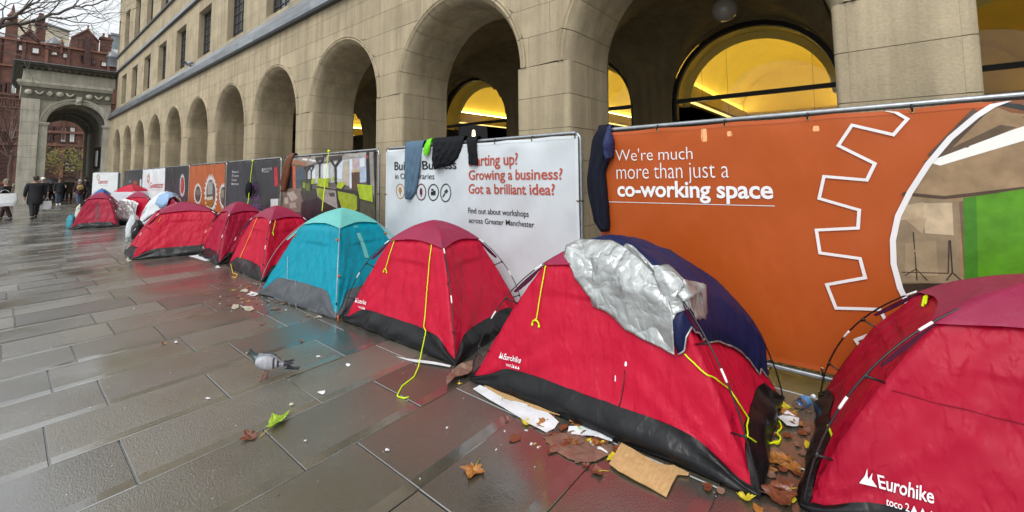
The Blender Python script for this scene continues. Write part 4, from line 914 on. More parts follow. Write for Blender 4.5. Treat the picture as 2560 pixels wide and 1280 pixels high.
# --- printed office photograph -----------------------------------------------------------
bp_ = Banner(PLS[3], 'photo_banner', 'banner printed with a photograph of an office full of lime green chairs', color=(.11, .095, .08), seed=3, amp=.010)
LIME = (.34, .42, .02); DK = (.03, .028, .027)
O = 700; K1 = 1629/280.0
def q_(pts): return [(O+x/K1, 340+y/K1) for x, y in pts]
PZ = [([(120,300),(700,240),(1260,200),(1260,310),(1000,380),(900,360),(560,380),(400,440),(120,330)], (.27,.24,.22)), ([(340,320),(530,350),(520,380),(330,345)], (.75,.7,.65)), ([(130,330),(400,380),(380,440),(130,400)], (.30,.14,.08)),
      ([(1000,250),(1250,215),(1250,300),(1020,300)], (.36,.33,.31)), ([(400,440),(1040,330),(1050,660),(400,700)], (.42,.42,.43)), ([(440,460),(520,450),(520,620),(440,640)], (.62,.66,.7)), ([(640,420),(720,400),(720,610),(640,620)], (.66,.72,.76)), ([(830,390),(910,370),(905,620),(835,620)], (.55,.6,.68)),
      ([(915,380),(1020,350),(1020,740),(920,700)], (.40,.36,.29)), ([(1020,340),(1060,330),(1060,760),(1015,760)], (.60,.66,.78)), ([(190,440),(230,430),(230,790),(190,810)], (.50,.10,.03)), ([(230,470),(380,470),(380,760),(230,780)], (.06,.085,.11)), ([(380,460),(395,460),(395,780),(380,780)], (.32,.14,.08)), ([(120,450),(190,450),(190,750),(120,760)], (.012,.014,.02)), 
      ([(1060,330),(1260,300),(1260,670),(1060,690)], (.36,.40,.50)), ([(1062,340),(1150,325),(1150,470),(1062,480)], (.46,.34,.34)), ([(1165,330),(1235,318),(1240,440),(1168,450)], (.60,.62,.66)), ([(1180,500),(1250,490),(1255,660),(1185,655)], (.34,.42,.55)), ([(1050,490),(1165,475),(1165,530),(1048,545)], (.45,.33,.2)), ([(1045,530),(1165,525),(1165,780),(1045,780)], (.085,.045,.028)),
      ([(1265,215),(1310,205),(1320,720),(1265,710)], (.018,.018,.02)), ([(1310,210),(1370,200),(1380,900),(1320,720)], (.25,.22,.2)), ([(1370,210),(1450,200),(1455,1280),(1385,960)], (.018,.018,.02)), ([(1270,280),(1295,280),(1295,325),(1270,325)], (.4,.02,.02)),
      ([(60,780),(300,760),(480,850),(560,1000),(560,1110),(60,1110)], (.19,.14,.11)), ([(100,830),(200,800),(260,900),(180,960)], (.38,.31,.27)), ([(140,980),(230,960),(250,1040),(150,1050)], (.34,.27,.24)), ([(70,900),(120,890),(130,980),(75,990)], (.36,.30,.26)), ([(300,800),(560,760),(600,930),(350,960)], (.05,.045,.04)),
      ([(320,960),(560,900),(900,1000),(1180,1150),(1180,1290),(300,1290)], (.035,.022,.028)), ([(300,640),(460,620),(470,800),(330,830)], (.05,.06,.04)),
      ([(540,720),(820,760),(850,1060),(660,960),(560,880)], (.28,.25,.23)), ([(725,830),(800,820),(810,880),(740,880)], (.06,.05,.05)),
      ([(560,610),(720,620),(720,760),(560,725)], LIME), ([(470,620),(510,620),(505,700),(465,700)], LIME), ([(345,670),(380,680),(375,760),(340,750)], (.22,.28,.02)), ([(380,690),(440,680),(450,800),(390,790)], (.12,.15,.04)), ([(555,740),(665,760),(660,900),(620,940),(570,860)], (.26,.33,.02)), ([(720,615),(750,615),(745,670),(720,670)], (.2,.25,.03)), ([(770,600),(800,595),(800,640),(770,640)], LIME), ([(850,670),(920,665),(960,700),(900,770),(835,750)], LIME),
      ([(545,725),(860,775),(870,800),(550,750)], (.04,.03,.03)), ([(820,760),(1130,800),(1165,850),(1170,1160),(1130,1180),(1130,880),(1100,850),(850,790),(880,1060),(850,1060)], (.03,.025,.022)), ([(850,800),(1090,850),(1130,880),(1130,1060),(1090,1110),(1010,1120),(910,1060),(860,900)], (.26,.31,.015)), ([(660,970),(850,1070),(1180,1200),(1180,1260),(660,1200)], (.03,.02,.02)),
      ([(1130,700),(1350,715),(1360,960),(1170,910)], (.32,.42,.015)), ([(1170,920),(1460,985),(1460,1290),(1180,1290)], (.05,.05,.03)), ([(1175,960),(1450,1020),(1450,1290),(1180,1290)], (.07,.065,.04))]
for pts, c in PZ: bp_.poly(q_(pts), c)
for x, y0, y1, w in ((820, 280, 690, 26), (590, 300, 610, 18), (465, 420, 640, 14), (400, 440, 640, 12)):    # branching columns
    s_ = w/26; bp_.poly(q_([(x-w/2, y0+140*s_), (x+w/2, y0+140*s_), (x+w/2, y1), (x-w/2, y1)]), DK)
    for sg in (-1, 1): bp_.poly(q_([(x, y0+190*s_), (x, y0+140*s_), (x+sg*70*s_, y0+30*s_), (x+sg*85*s_, y0+60*s_), (x+sg*40*s_, y0+130*s_)]), DK)
    bp_.poly(q_([(x-90*s_, y0+10*s_), (x+90*s_, y0-6*s_), (x+80*s_, y0+60*s_), (x-80*s_, y0+72*s_)]), (.045,.035,.032))
bp_.flush()
# --- dark banner with small print --------------------------------------------------------
DARK = (.030, .030, .036)
bd = Banner(PLS[4], 'dark_banner', 'dark grey banner with purple lettering, small white print and a red tag', color=DARK, seed=4, amp=.010)
K4 = 1129/300.0
def r_(x, y): return (440+x/K4, 360+y/K4)
for i, t in enumerate(('Business &', 'IP Centre', 'Greater', 'Manchester')): bd.text(t, r_(530, 272+i*38), r_(595 if i != 2 else 575, 272+i*38), r_(530, 250+i*38), (.5, .5, .52), .005)
bd.text('MANCHESTER', r_(828, 248), r_(906, 244), r_(828, 228), (.45, .45, .45), .0); bd.text('LIBRARIES', r_(828, 268), r_(880, 266), r_(828, 254), (.45, .45, .45), .0)
bd.poly([r_(*p) for p in ((810, 232), (822, 228), (824, 262), (812, 268))], (.4, .4, .4)); bd.poly([r_(*p) for p in ((925, 220), (957, 214), (962, 395), (930, 398))], (.42, .02, .03))
PUR = (.13, .05, .16)
for t, x0, x1, y, h in (('EVERY', 690, 778, 432, 52), ('IDEA', 690, 790, 530, 54), ('HERE', 700, 800, 632, 58)): bd.text(t, r_(x0, y), r_(x1, y-4), r_(x0, y-h), PUR, .02)
bd.poly([r_(*p) for p in ((892, 518), (964, 514), (966, 640), (893, 640))], (.6, .6, .6)); bd.flush()
# --- orange cog banner -------------------------------------------------------------------
bg_ = Banner(PLS[5], 'orange_cog_banner', 'orange banner with three white toothed cogs holding photographs', color=(.44, .10, .022), seed=5, amp=.012)
def cog(b, cx, cy, rx, ry, fill, n=22, teeth=(.62, .60, .56)):
    P = []
    for i in range(n*4):
        a = 2*math.pi*i/(n*4); k = 1.0 if (i % 4) < 2 else .86; P.append((cx+rx*k*math.cos(a), cy+ry*k*math.sin(a)))
    b.poly(P, teeth); b.poly([(cx+rx*.70*math.cos(a), cy+ry*.72*math.sin(a)) for a in [2*math.pi*i/24 for i in range(24)]], fill)
for x, y, rx, ry in ((330, 468, 78, 185), (206, 470, 46, 105), (448, 492, 50, 125)):
    c0 = r_(x, y); cog(bg_, c0[0], c0[1], rx/K4*.82, ry/K4, (.09, .055, .045))
bg_.poly([r_(*p) for p in ((300, 360), (350, 350), (345, 470), (298, 480))], (.30, .29, .27)); bg_.poly([r_(*p) for p in ((280, 520), (350, 500), (365, 545), (330, 600), (290, 580))], (.32, .12, .02)); bg_.poly([r_(*p) for p in ((290, 500), (345, 490), (350, 520), (295, 530))], (.5, .45, .35))
bg_.poly([r_(*p) for p in ((188, 430), (225, 425), (225, 480), (188, 485))], (.18, .13, .1)); bg_.poly([r_(*p) for p in ((425, 430), (470, 430), (470, 500), (425, 510))], (.22, .18, .12)); bg_.flush()
# --- narrow dark banner with red cog, black cloth, white banner, far black banner -----------
b6 = Banner(PLS[6], 'dark_cog_banner', 'narrow dark banner with a tall red and white cog, left of the orange cog banner', color=DARK, seed=6, u0=1.75, eye=False)
c0 = r_(60, 390); cog(b6, c0[0], c0[1], 27/K4, 112/K4, (.35, .035, .02), 24, (.5, .5, .5)); c0 = r_(97, 520); ring(b6, c0[0], c0[1], 4.5, 14, .03, (.30, .06, .05)); b6.flush()
b7 = Banner(PLS[6], 'black_cloth', 'plain black cloth tied over the fence between the white banner and the dark cog banner', color=(.02, .022, .026), seed=7, u0=.55, u1=1.72, amp=.03, off=.05, eye=False)
pg = Pl((XW, 23.45), (XW, 19.5))
b8 = Banner(pg, 'white_logo_banner', 'white banner with faded red lettering behind the blanket covered tents', color=(.74, .77, .79), seed=8, off=.06, z0=.35, amp=.02, eye=False)
K3 = 1280/300.0
def s_(x, y): return (180+x/K3, 380+y/K3)
b8.text('Generator', s_(832, 385), s_(972, 382), s_(832, 328), (.50, .11, .10), .01); c0 = s_(820, 285); ring(b8, c0[0], c0[1], 2.4, 8, .12, (.55, .25, .22)); b8.text('business support', s_(850, 408), s_(965, 406), s_(850, 396), (.45, .45, .45)); b8.flush()
pf = Pl((XW, 27.9), (XW, 23.5))
b9 = Banner(pf, 'black_text_banner', 'black banner with small orange and white lettering near the far end of the fence', color=(.028, .030, .034), seed=9, off=.05, eye=False)
b9.poly([s_(*p) for p in ((652, 312), (698, 308), (698, 388), (652, 390))], (.30, .05, .02)); b9.poly([s_(*p) for p in ((722, 292), (742, 290), (742, 390), (722, 392))], (.6, .6, .6)); b9.text('Libraries', s_(608, 375), s_(640, 374), s_(608, 358), (.7, .7, .7), .01); b9.text('LIVE', s_(608, 330), s_(632, 330), s_(608, 300), (.35, .35, .35), .01); b9.flush()
# far angled panels
a, b = onG(287, 470), onG(241, 480); 
pq = Pl((3.02, 31.7), (3.97, 31.0))
fence(pq, 'farthest short fence panel, standing across the line and carrying a white banner', 1.98)
b10 = Banner(pq, 'white_logo_banner', 'farthest white banner with faded red lettering, hung across the end of the fence line', color=(.72, .74, .75), seed=10, z1=1.96, eye=False)
b10.text('Generator', s_(280, 340), s_(384, 335), s_(280, 298), (.50, .11, .10), .01); c0 = s_(280, 270); ring(b10, c0[0], c0[1], 2.6, 7, .03, (.55, .3, .28)); b10.text('business support', s_(300, 362), s_(378, 360), s_(300, 352), (.45, .45, .45)); b10.flush()
pr = Pl((4.02, 32.0), (3.86, 29.6)); fence(pr, 'bare fence panel in the gap between the farthest white banner and the far black one', 1.98)
# ================================================================= TENTS
REDN = nylon('crimson_nylon', (0.50, 0.006, 0.034), .45); CAP = nylon('mauve_vent_fabric', (0.36, 0.030, 0.085), .36, .3, .008); BLKP = nylon('black_groundsheet', (0.006, 0.006, 0.007), .32, 0, .008); BLKP.node_tree.nodes['Principled BSDF'].inputs['Specular IOR Level'].default_value = .28
TEAL = nylon('teal_nylon', (0.0, 0.27, 0.37), .38); TEALC = nylon('pale_aqua_fabric', (0.18, 0.56, 0.52), .4, .25, .008); GREYP = nylon('grey_groundsheet', (0.075, 0.082, 0.09), .28, 0, .02)
REDW = nylon('faded_crimson_nylon', (0.36, 0.010, 0.040), .40); BLUEN = nylon('blue_nylon', (0.02, 0.13, 0.42), .4); WHTN = nylon('white_grey_nylon', (0.55, 0.56, 0.60), .4, .2)
STAIN = M_('dark_red_stain', (0.13, 0.006, 0.02), .5); PURP = nylon('dark_maroon_mesh', (0.075, 0.008, 0.03), .5)
M['pole'] = M_('black_fibreglass_pole', (0.012, 0.010, 0.012), .35); M['reflect'] = M_('white_pole_sleeve', (.8, .8, .8), .4); M['orange'] = M_('orange_clip', (.6, .12, .01), .5)
M['neon'] = M_('neon_yellow_cord', (0.62, 0.80, 0.0), .5, var=.05); M['neono'] = M_('orange_yellow_cord', (0.75, 0.42, 0.02), .5, var=.05); M['logo'] = M_('white_logo_print', (.78, .74, .76), .5)
nt_ = M['neon'].node_tree.nodes['Principled BSDF']; nt_.inputs['Emission Color'].default_value = (0.62, 0.8, 0, 1); nt_.inputs['Emission Strength'].default_value = 0.0
class Tent:
    def __init__(s, label, C4, H, apex=None, mats=None, seed=0, m=.62, mp=.24, blend=.22, sag=.045, hb=.12, name='dome_tent', group='dome tents along the fence', cap=.66, res=1.0, wr=1.0, capmat=None, gs=None, poles=True, black_k=1.0, web=None):
        s.c = [Vector((x, y, gz(x, y))) for x, y in C4]; s.ctr = sum(s.c, Vector())/4
        if apex: s.ctr = Vector((apex[0], apex[1], gz(*apex)))
        s.H, s.m, s.mp, s.sag, s.hb, s.seed, s.wr = H, m, mp, sag, hb, seed, wr; s.blend = blend; s.capt = cap; s.web = web or PURP
        s.o = empty(name, (s.ctr.x, s.ctr.y, s.ctr.z), 0, label, 'tent', group)
        nu, nt = int(26*res), int(40*res); s.t0 = s.hb
        fab = mats or REDN; P, Bk = [], []
        A = [4*i/(4*nu) for i in range(4*nu)]
        def t0(a): u = a % 1; e = min(u, 1-u); return s.hb*(1-.78*math.exp(-(e/.085)**2))*black_k
        rows = [[s.S(a, lerp(t0(a), 1, (j/nt)**1.0), True) for a in A] for j in range(nt+1)]
        mb = MB(); 
        if isinstance(fab, list):
            for j in range(nt):
                for i in range(4*nu):
                    mi = fab[1](A[i]+.5/nu, lerp(t0(A[i]), 1, (j+.5)/nt)); i2 = (i+1) % (4*nu); mb.f.append([j*4*nu+i, j*4*nu+i2, (j+1)*4*nu+i2, (j+1)*4*nu+i]); mb.m.append(mi); mb.r.append(.5); mb.sm.append(True)
            mb.v = [tuple(p) for r in rows for p in r]; s.can = mb.build('canopy', fab[0], s.o)
        else: mb.grid(rows, 0, .5, True, True); s.can = mb.build('canopy', fab, s.o)
        s.bvh = BVHTree.FromPolygons(mb.v, mb.f)
        HA = [[s.pole(int(a), j/24, s.mp, .012).lerp(s.pole(int(a)+1, j/24, s.mp, .012), a-int(a)) for a in A] for j in range(25)]; hm = MB(); hm.grid(HA, 0, .5, True, True); s.hull = BVHTree.FromPolygons(hm.v, hm.f)
        gm = MB(); rowsb = []
        for j in range(9):
            k = j/8; row = []
            for a in A:
                p = s.S(a, t0(a)*k, True, .004 if j == 8 else 0); q = (p-s.ctr); q.z = 0; q.normalize(); n = nz(p.x*6, p.y*6, p.z*9+s.seed)
                bul = .028*math.sin(math.pi*k)*(1+1.1*n)+.014*n*(1-k)+ (.018*(1-k))
                p = p+q*bul; p.z += .008*nz(p.x*9, p.y*9, s.seed)*k; row.append(p)
            rowsb.append(row)
        fl = [Vector((p.x, p.y, gz(p.x, p.y)+.004)) for p in rowsb[0]]; gm.grid([fl]+rowsb, 0, .5, True, True); gm.build('groundsheet', gs or BLKP, s.o)
        if cap < 1: s.capmesh(capmat or CAP)
        if poles: s.poles()
    def pole(s, k, t, m=None, out=0.0):
        m = s.mp if m is None else m; th = t*math.pi/2; c = s.c[k % 4]; r = lerp(math.cos(th), 1-t, m); z = lerp(math.sin(th), t, m*.8)
        v = c-s.ctr; v.z = 0; p = s.ctr+v*(r)+v.normalized()*out*math.sin(min(1, t*1.3)*math.pi); p.z = lerp(c.z, s.ctr.z, 1-r)+s.H*z; return p
    def fab(s, k, t):
        tc = s.m; q = s.pole(k, t)
        if t < tc+.06:
            c = s.c[k % 4]; l = c.lerp(s.pole(k, tc), min(1, t/tc)); b = t/tc
            w = 1 if t < tc-.06 else max(0, min(1, (tc+.06-t)/.12)); w = w*w*(3-2*w); q = q.lerp(l.lerp(s.pole(k, t), s.blend), w)
        v = s.ctr-q; v.z = 0; return q+v.normalized()*min(.018, v.length*.3)
    def S(s, a, t, wr=False, extra=0.0):
        k = int(a) % 4; u = a-int(a); p0, p1 = s.fab(k, t), s.fab(k+1, t); p = p0.lerp(p1, u)
        sg = s.sag*4*u*(1-u)*math.sin(math.pi*min(1, t*1.15+.0))*(.6 if t > .5 else 1); inw = s.ctr-p; inw.z = 0; L = inw.length
        if L > 1e-5: inw = inw/L
        d = -min(sg, L*.5)
        if wr and L > .03:
            e = .0; q = p*1.0
            for uu in (u, 1-u):
                dd = math.hypot(uu*1.6, t*1.1); ang = math.atan2(t*1.1, uu*1.6+1e-6)
                e += .025*math.sin(ang*17+3*nz(ang*2, s.seed+k, uu > .5))*math.exp(-dd/.38)*min(1, dd/.05)*min(1, uu/.06)
            e += .012*nz(q.x*3.2, q.y*3.2+s.seed*3, q.z*4.2)+.006*nz(q.x*9+q.z*6, q.y*9-q.z*5, q.z*5+s.seed)
            e += .004*math.sin((u-.5)*16+t*5+s.seed)*math.exp(-abs(t-s.capt)/.10)*4*u*(1-u)
            d += e*s.wr*min(1, L/.2)
        p = p-inw*(d+extra); p.z += extra*.5; return p
    def capmesh(s, mat):
        mb = MB(); nu = 20; n = 12; rows = []
        A = [i/nu for i in range(4*nu)]
        for j in range(n+1):
            row = []
            for a in A:
                u = a % 1; tc = s.capt-.03+.045*math.sin(math.pi*u); t = lerp(tc, 1, j/n); p = s.S(a, t, False, .0); q = p-s.ctr; q.z = 0
                # the flap stands off the panel towards its lower edge
                w = 4*u*(1-u); flat = s.pole(int(a), t, s.mp*1.2).lerp(s.pole(int(a)+1, t, s.mp*1.2), u); p = p.lerp(flat, .85); p = p+(q.normalized() if q.length > 1e-4 else Vector())*.012; p.z += .022+.004*nz(p.x*8, p.y*8, s.seed); row.append(p)
            rows.append(row)
        mb.grid(rows, 0, .5, True, True); s.cap = mb.build('vent_cap', mat, s.o)
        # dark webbing under the cap along each pole
        wb = MB()
        for k in range(4):
            P = []
            for j in range(9):
                t = lerp(s.capt-.20, s.capt+.02, j/8); a, b = s.pole(k, t, s.mp), s.fab(k, t); q = s.S(k+.0001, t, False); b = q-Vector((0, 0, .0)); w = math.sin(math.pi*min(1, (j+1.5)/8)*.5); P.append([a, a.lerp(b, .5*w), a.lerp(b, w*1.0)])
            wb = MB(); wb.grid(P, 0, .5, True); wb.build('vent_webbing', s.web, s.o)
    def poles(s, sleeves=((.30, .34), (.60, .64)), clips=(.16, .42), mat='pole', sl=True):
        pr_r = .0048
        for k in (0, 1):
            mb = MB(); pts = [s.pole(k, t/24, None, .012)+Vector((0, 0, .008)) for t in range(25)]+[s.pole(k+2, t/24, None, .012)+Vector((0, 0, .008)) for t in range(23, -1, -1)]
            mb.tube(pts, pr_r, 6); po = mb.build('pole', M[mat], s.o)
            if sl:
                for kk in (k, k+2):
                    for a, b in sleeves: sb = MB(); sb.tube([s.pole(kk, lerp(a, b, i/4), None, .012)+Vector((0, 0, .008)) for i in range(5)], .0062, 6); sb.build('sleeve', M['reflect'], po)
        for k in range(4):
            for t in clips:
                a, b = s.pole(k, t, None, .012), s.S(k+.001, t, False); mb = MB(); d = (s.pole(k, t+.02)-s.pole(k, t-.02)).normalized(); mb.tube([a-(b-a).normalized()*.006, a.lerp(b, .5), b+(b-a)*.12], .006, 4); mb.tube([a-d*.014, a+d*.014], .0075, 6); mb.build('clip', M['pole'], s.o)
    def project(s, x, y, off=.004):
        d = ray(x, y).normalized(); h = s.bvh.ray_cast(Vector((0, 0, CAMH)), d, 60)
        if h[0] is None:      # just past the silhouette: nearest point of the cloth
            best = None; D0 = (s.ctr-Vector((0, 0, CAMH))).length
            for i in range(40):
                q = Vector((0, 0, CAMH))+d*(D0-1.6+3.2*i/39); r_ = s.bvh.find_nearest(q)
                if r_[0] is not None and (best is None or r_[3] < best[3]): best = r_
            h = best
        n = h[1]; n = n if n.dot(d) < 0 else -n
        return h[0]+n*off
    def cord(s, pxs, r=.004, mat='neon', name='guy_line', free=None, off=.012, sag=True):
        """cord lying on the tent through surveyed points; points given as Vectors are used as they are"""
        P = []
        for i, q in enumerate(pxs):
            if isinstance(q, Vector): P.append(q); continue
            nx_ = pxs[i+1] if i+1 < len(pxs) and not isinstance(pxs[i+1], Vector) else None
            for k in range(6 if nx_ else 1): P.append(s.project(q[0]+(nx_[0]-q[0])*k/6 if nx_ else q[0], q[1]+(nx_[1]-q[1])*k/6 if nx_ else q[1], off))
        P = pl_sample(P, max(8, len(P)*3)); P = [p+Vector((.003*nz(i*.7, s.seed, 1), .003*nz(i*.7, 5, s.seed), 0)) if 0 < i < len(P)-1 else p for i, p in enumerate(P)]
        mb = MB(); mb.tube(P, r, 6); return mb.build(name, M[mat], s.o), P
    def toggle(s, p, size=.035, mat='neon', up_=None):
        mb = MB(); n = 9; e1 = Vector((0, -1, 0)); c = Vector(p); up2 = Vector((0, 0, 1))
        pts = [c+e1*size*math.cos(a)*.9+up2*size*(math.sin(a)*.9-.3) for a in [math.pi*i/n for i in range(n+1)]]; mb.tube(pts, size*.17, 6)
        for q in (pts[0], pts[-1]): mb.tube([q+Vector((0, 0, size*.1)), q-Vector((0, 0, size*.45))], size*.24, 6)
        mb.tube([c+up2*size*.6, c+up2*size*1.0], size*.12, 5); mb.build('line_runner', M[mat], s.o)
    def find(s, k, x, y):
        best = None; lo = [0, 1, 0, .7]
        for it in range(4):
            for i in range(13):
                for j in range(13):
                    u, t = lerp(lo[0], lo[1], i/12), lerp(lo[2], lo[3], j/12); p = s.S(k+clip(u, .001, .999), t); q = seen(p.x, p.y, p.z)
                    if q is None: continue
                    e = (q[0]-x)**2+(q[1]-y)**2
                    if best is None or e < best[0]: best = (e, u, t)
            w, h = (lo[1]-lo[0])/5, (lo[3]-lo[2])/5; lo = [best[1]-w, best[1]+w, best[2]-h, best[2]+h]
        return best[1], best[2]
    def logo(s, k, bl, br, tl, txt='Eurohike', sub='toco 2', name='logo_print'):
        V, F = glyphs(txt, .012); V2, F2 = glyphs(sub, .004); W_ = max(v[0] for v in V)
        (ua, ta), (ub, tb), (uc, tc) = s.find(k, *bl), s.find(k, *br), s.find(k, *tl)
        sh_ = max(0, .012+1.1*(ub-ua)/W_-ua); ua += sh_; ub += sh_; uc += sh_
        def at(x, y): return s.put(k, ua+(ub-ua)*x/W_+(uc-ua)*y/.68, ta+(tb-ta)*x/W_+(tc-ta)*y/.68)
        def piece(mb, nm=name): mb.build(nm, M['logo'], s.o)
        mb = MB(); mb.add([at(x, y) for x, y in V], F, 0, .5, True); piece(mb)
        mb = MB(); mb.add([at(x*.55+W_*.18, y*.55-.72) for x, y in V2], F2, 0, .5, True); piece(mb)
        for i in range(3): x0 = W_*.60+i*.5; mb = MB(); mb.add([at(*q) for q in ((x0, -.72), (x0+.42, -.72), (x0+.21, -.36))], [(0, 1, 2)]); piece(mb, 'logo_triangle')
        for x0, h, w_ in ((-1.05, .85, .62), (-.62, .70, .55)): mb = MB(); mb.add([at(*q) for q in ((x0, 0), (x0+w_, 0), (x0+w_*.62, h*.55), (x0+w_*.5, h), (x0+w_*.3, h*.5))], [(0, 1, 2, 3, 4)]); piece(mb, 'logo_peak')
    def put(s, k, u, t, off=.014):
        p = s.S(k+clip(u, .001, .999), t, True).lerp(s.S(k+clip(u, .001, .999), t, False), .6); n = s.out(k+clip(u, .01, .99), t); return p+n*off
    def out(s, a, t):
        e = .01; d1 = s.S(a+e, t)-s.S(a-e, t); d2 = s.S(a, t+e)-s.S(a, t-e); n = d1.cross(d2).normalized(); v = s.S(a, t)-s.ctr
        return n if n.dot(v) > 0 else -n

def ground_pts(pxs, dz=.006): return [onG(x, y, dz) for x, y in pxs]
# ---- T0 nearest, at the right edge
t0_ = Tent('nearest crimson tent, cut off by the right edge of the photo', [(2.46, .27), (2.50, -1.75), (3.72, -1.75), (3.72, .27)], 1.08, seed=1, sag=.04, hb=.10, res=1.5, blend=.5, mp=.27, mats=nylon('deep_crimson_nylon', (0.40, 0.004, 0.028), .46))
t0_.logo(0, (2190, 1215), (2335, 1257), (2194, 1184))
t0_.cord([(2337, 717), (2352, 755), (2366, 795)], .0055); 
t0_.cord([(2312, 770), (2316, 748), (2324, 742), (2318, 765)], .006); t0_.cord([(2026, 1062), (2036, 1056), (2028, 1070), (2034, 1080), (2024, 1088)], .006)
def seam(tent, k, t, u0_=.02, u1_=.98, drop=0.0):
    mb = MB(); mb.tube([tent.put(k, lerp(u0_, u1_, i/30), t+drop*math.sin(math.pi*i/30)+.004*nz(i*.4, k, t), .001) for i in range(31)], .0022, 4); mb.build('seam', SEAM, tent.o)
SEAM = nylon('crimson_seam_tape', (0.26, 0.003, 0.02), .5)
seam(t0_, 0, .40, .03, .97, -.02); seam(t0_, 3, .42)
# ---- T1 with the silver and blue sheet
t1 = Tent('crimson tent with a silver and navy blue sheet thrown over its top', [(2.37, 2.38), (2.40, .44), (3.52, .47), (3.48, 2.36)], 1.10, seed=2, hb=.115, res=1.4)
t1.logo(0, (1260, 897), (1304, 909), (1262, 883))
_, P = t1.cord([(1366, 660), (1360, 700), (1351, 745), (1343, 800)], .0045); t1.toggle(P[-1]+Vector((-.01, 0, -.02)), .034)
t1.cord([(1712, 885), (1760, 930), (1820, 975), (1865, 1045), (1900, 1105)]+ground_pts([(1915, 1122)], .03), .0045); 
t1.cord(ground_pts([(1915, 1118), (1925, 1108), (1948, 1104), (1952, 1094), (1942, 1082), (1954, 1070), (1950, 1056), (1946, 1052)], .012), .005)
for x, y, w, h in ((1565, 910, 3, 6), (1539, 946, 1.5, 8)): mb = MB(); mb.add([t1.project(x+a*w, y+b*h, .004) for a, b in ((-.6, -1), (.8, -.9), (1, .7), (0, 1), (-1, .8))], [(0, 1, 2, 3, 4)]); mb.build('reflective_tab', M['logo'], t1.o)
mb = MB(); mb.tube([t1.project(x, y, .004) for x, y in ((1562, 925), (1560, 960), (1553, 1000), (1550, 1030))], .003, 4); mb.build('door_zip', M['pole'], t1.o)
# ---- T2
t2 = Tent('crimson tent with a long neon cord trailing down its front to the paving', [(2.46, 4.47), (2.47, 2.66), (3.72, 2.90), (3.66, 4.60)], 1.07, seed=3, hb=.12, res=1.3)
t2.logo(0, (896, 757), (917, 762), (897, 746))
_, P = t2.cord([(988, 602), (975, 640), (966, 672)], .0045); t2.toggle(P[-1]+Vector((-.005, 0, -.02)), .03)
t2.cord([(1081, 612), (1075, 660), (1072, 700), (1064, 800), (1058, 850)]+[onG(1046, 917, .03)]+ground_pts([(1035, 942), (1005, 965), (992, 990), (1010, 996), (1022, 992)]), .0048)
# ---- teal
tq = Tent('teal tent with a pale aqua cap and grey groundsheet, the only teal one', [(2.29, 6.41), (2.42, 4.55), (3.72, 4.78), (3.60, 6.45)], 1.13, seed=4, mats=TEAL, capmat=TEALC, gs=GREYP, web=TEALC, hb=.17, cap=.68, res=1.3, poles=False)
tq.poles(sleeves=(), mat='galv', clips=(.1,), sl=False)
mb = MB(); mb.grid([[tq.project(x-5, y, .006), tq.project(x+5, y, .006)] for x, y in ((888, 565), (898, 590), (908, 615), (917, 645))]); mb.build('pale_strap', TEALC, tq.o)
tq.cord([(722, 640), (720, 690), (724, 735)]+ground_pts([(740, 770), (790, 795)]), .003, 'galv', 'grey_cord')
for px in ((845, 600), (845, 690), (728, 583), (962, 583)): p = tq.project(*px, .012); mb = MB(); mb.obox(p, (.012, 0, 0), (0, .02, 0), (0, 0, .008)); mb.build('orange_clip', M['orange'], tq.o)
mb = MB(); p = onG(845, 798, .03); mb.tube([p+Vector((0, 0, .04)), p-Vector((0, 0, .028))], .007, 6); mb.build('peg', M['orange'], tq.o)
# ---- T3, T4
t3 = Tent('crimson tent with an orange cord down its side, left of the teal tent', [(2.64, 8.88), (2.58, 7.10), (3.72, 7.25), (3.74, 8.95)], 1.06, seed=5, hb=.14, apex=(3.15, 8.1))
t3.cord([(645, 543), (628, 585), (604, 640), (590, 672)]+ground_pts([(582, 682), (594, 686), (590, 694), (580, 692)], .01), .0055, 'neono')
_, P = t3.cord([(688, 552), (684, 570), (680, 585)], .005); t3.toggle(P[-1], .035)
t4 = Tent('duller crimson tent with slack folds, between two brighter red tents', [(2.62, 10.51), (2.57, 9.14), (3.72, 9.30), (3.75, 11.0)], 1.07, seed=6, hb=.13, mats=REDW, wr=1.5, apex=(3.2, 10.2))
t4.logo(0, (499, 613), (508, 609), (499, 606))
# ---- T5 big red turned broadside
t5 = Tent('bright crimson tent turned broadside to the square, next to the white and blue blanket', [(1.66, 11.15), (3.35, 10.45), (3.72, 11.9), (1.75, 12.45)], 1.06, seed=7, hb=.13, apex=(2.55, 11.55))
t5.cord([(402, 545), (396, 556)], .006, 'neono')
# ---- far group
t9 = Tent('faded crimson tent mostly covered by a white and pale blue blanket', [(2.45, 15.9), (3.3, 14.6), (3.74, 16.2), (2.9, 17.4)], 1.12, seed=8, mats=REDW, res=.7)
t8 = Tent('small crimson tent with a crumpled silver sheet over its front', [(2.46, 20.2), (3.42, 18.9), (3.8, 20.6), (2.95, 21.4)], 1.12, seed=9, res=.7)
t6 = Tent('dark stained crimson tent at the far end of the row, beside a teal sleeping bag', [(1.42, 19.7), (2.52, 19.3), (2.9, 20.7), (1.75, 21.3)], 1.15, seed=10, res=.7, mats=REDW)
def f7(a, t):
    k = int(a) % 4
    if t < .62: return 2
    return 1 if k in (0, 3) and a % 4 > 3.35 or k == 3 else 0
t7 = Tent('red, white and blue dome tent at the back of the far group', [(2.2, 22.1), (3.2, 21.0), (4.3, 22.3), (3.2, 23.6)], 1.40, seed=11, res=.7, mats=[[REDN, BLUEN, WHTN], f7], cap=1.1, m=.2)
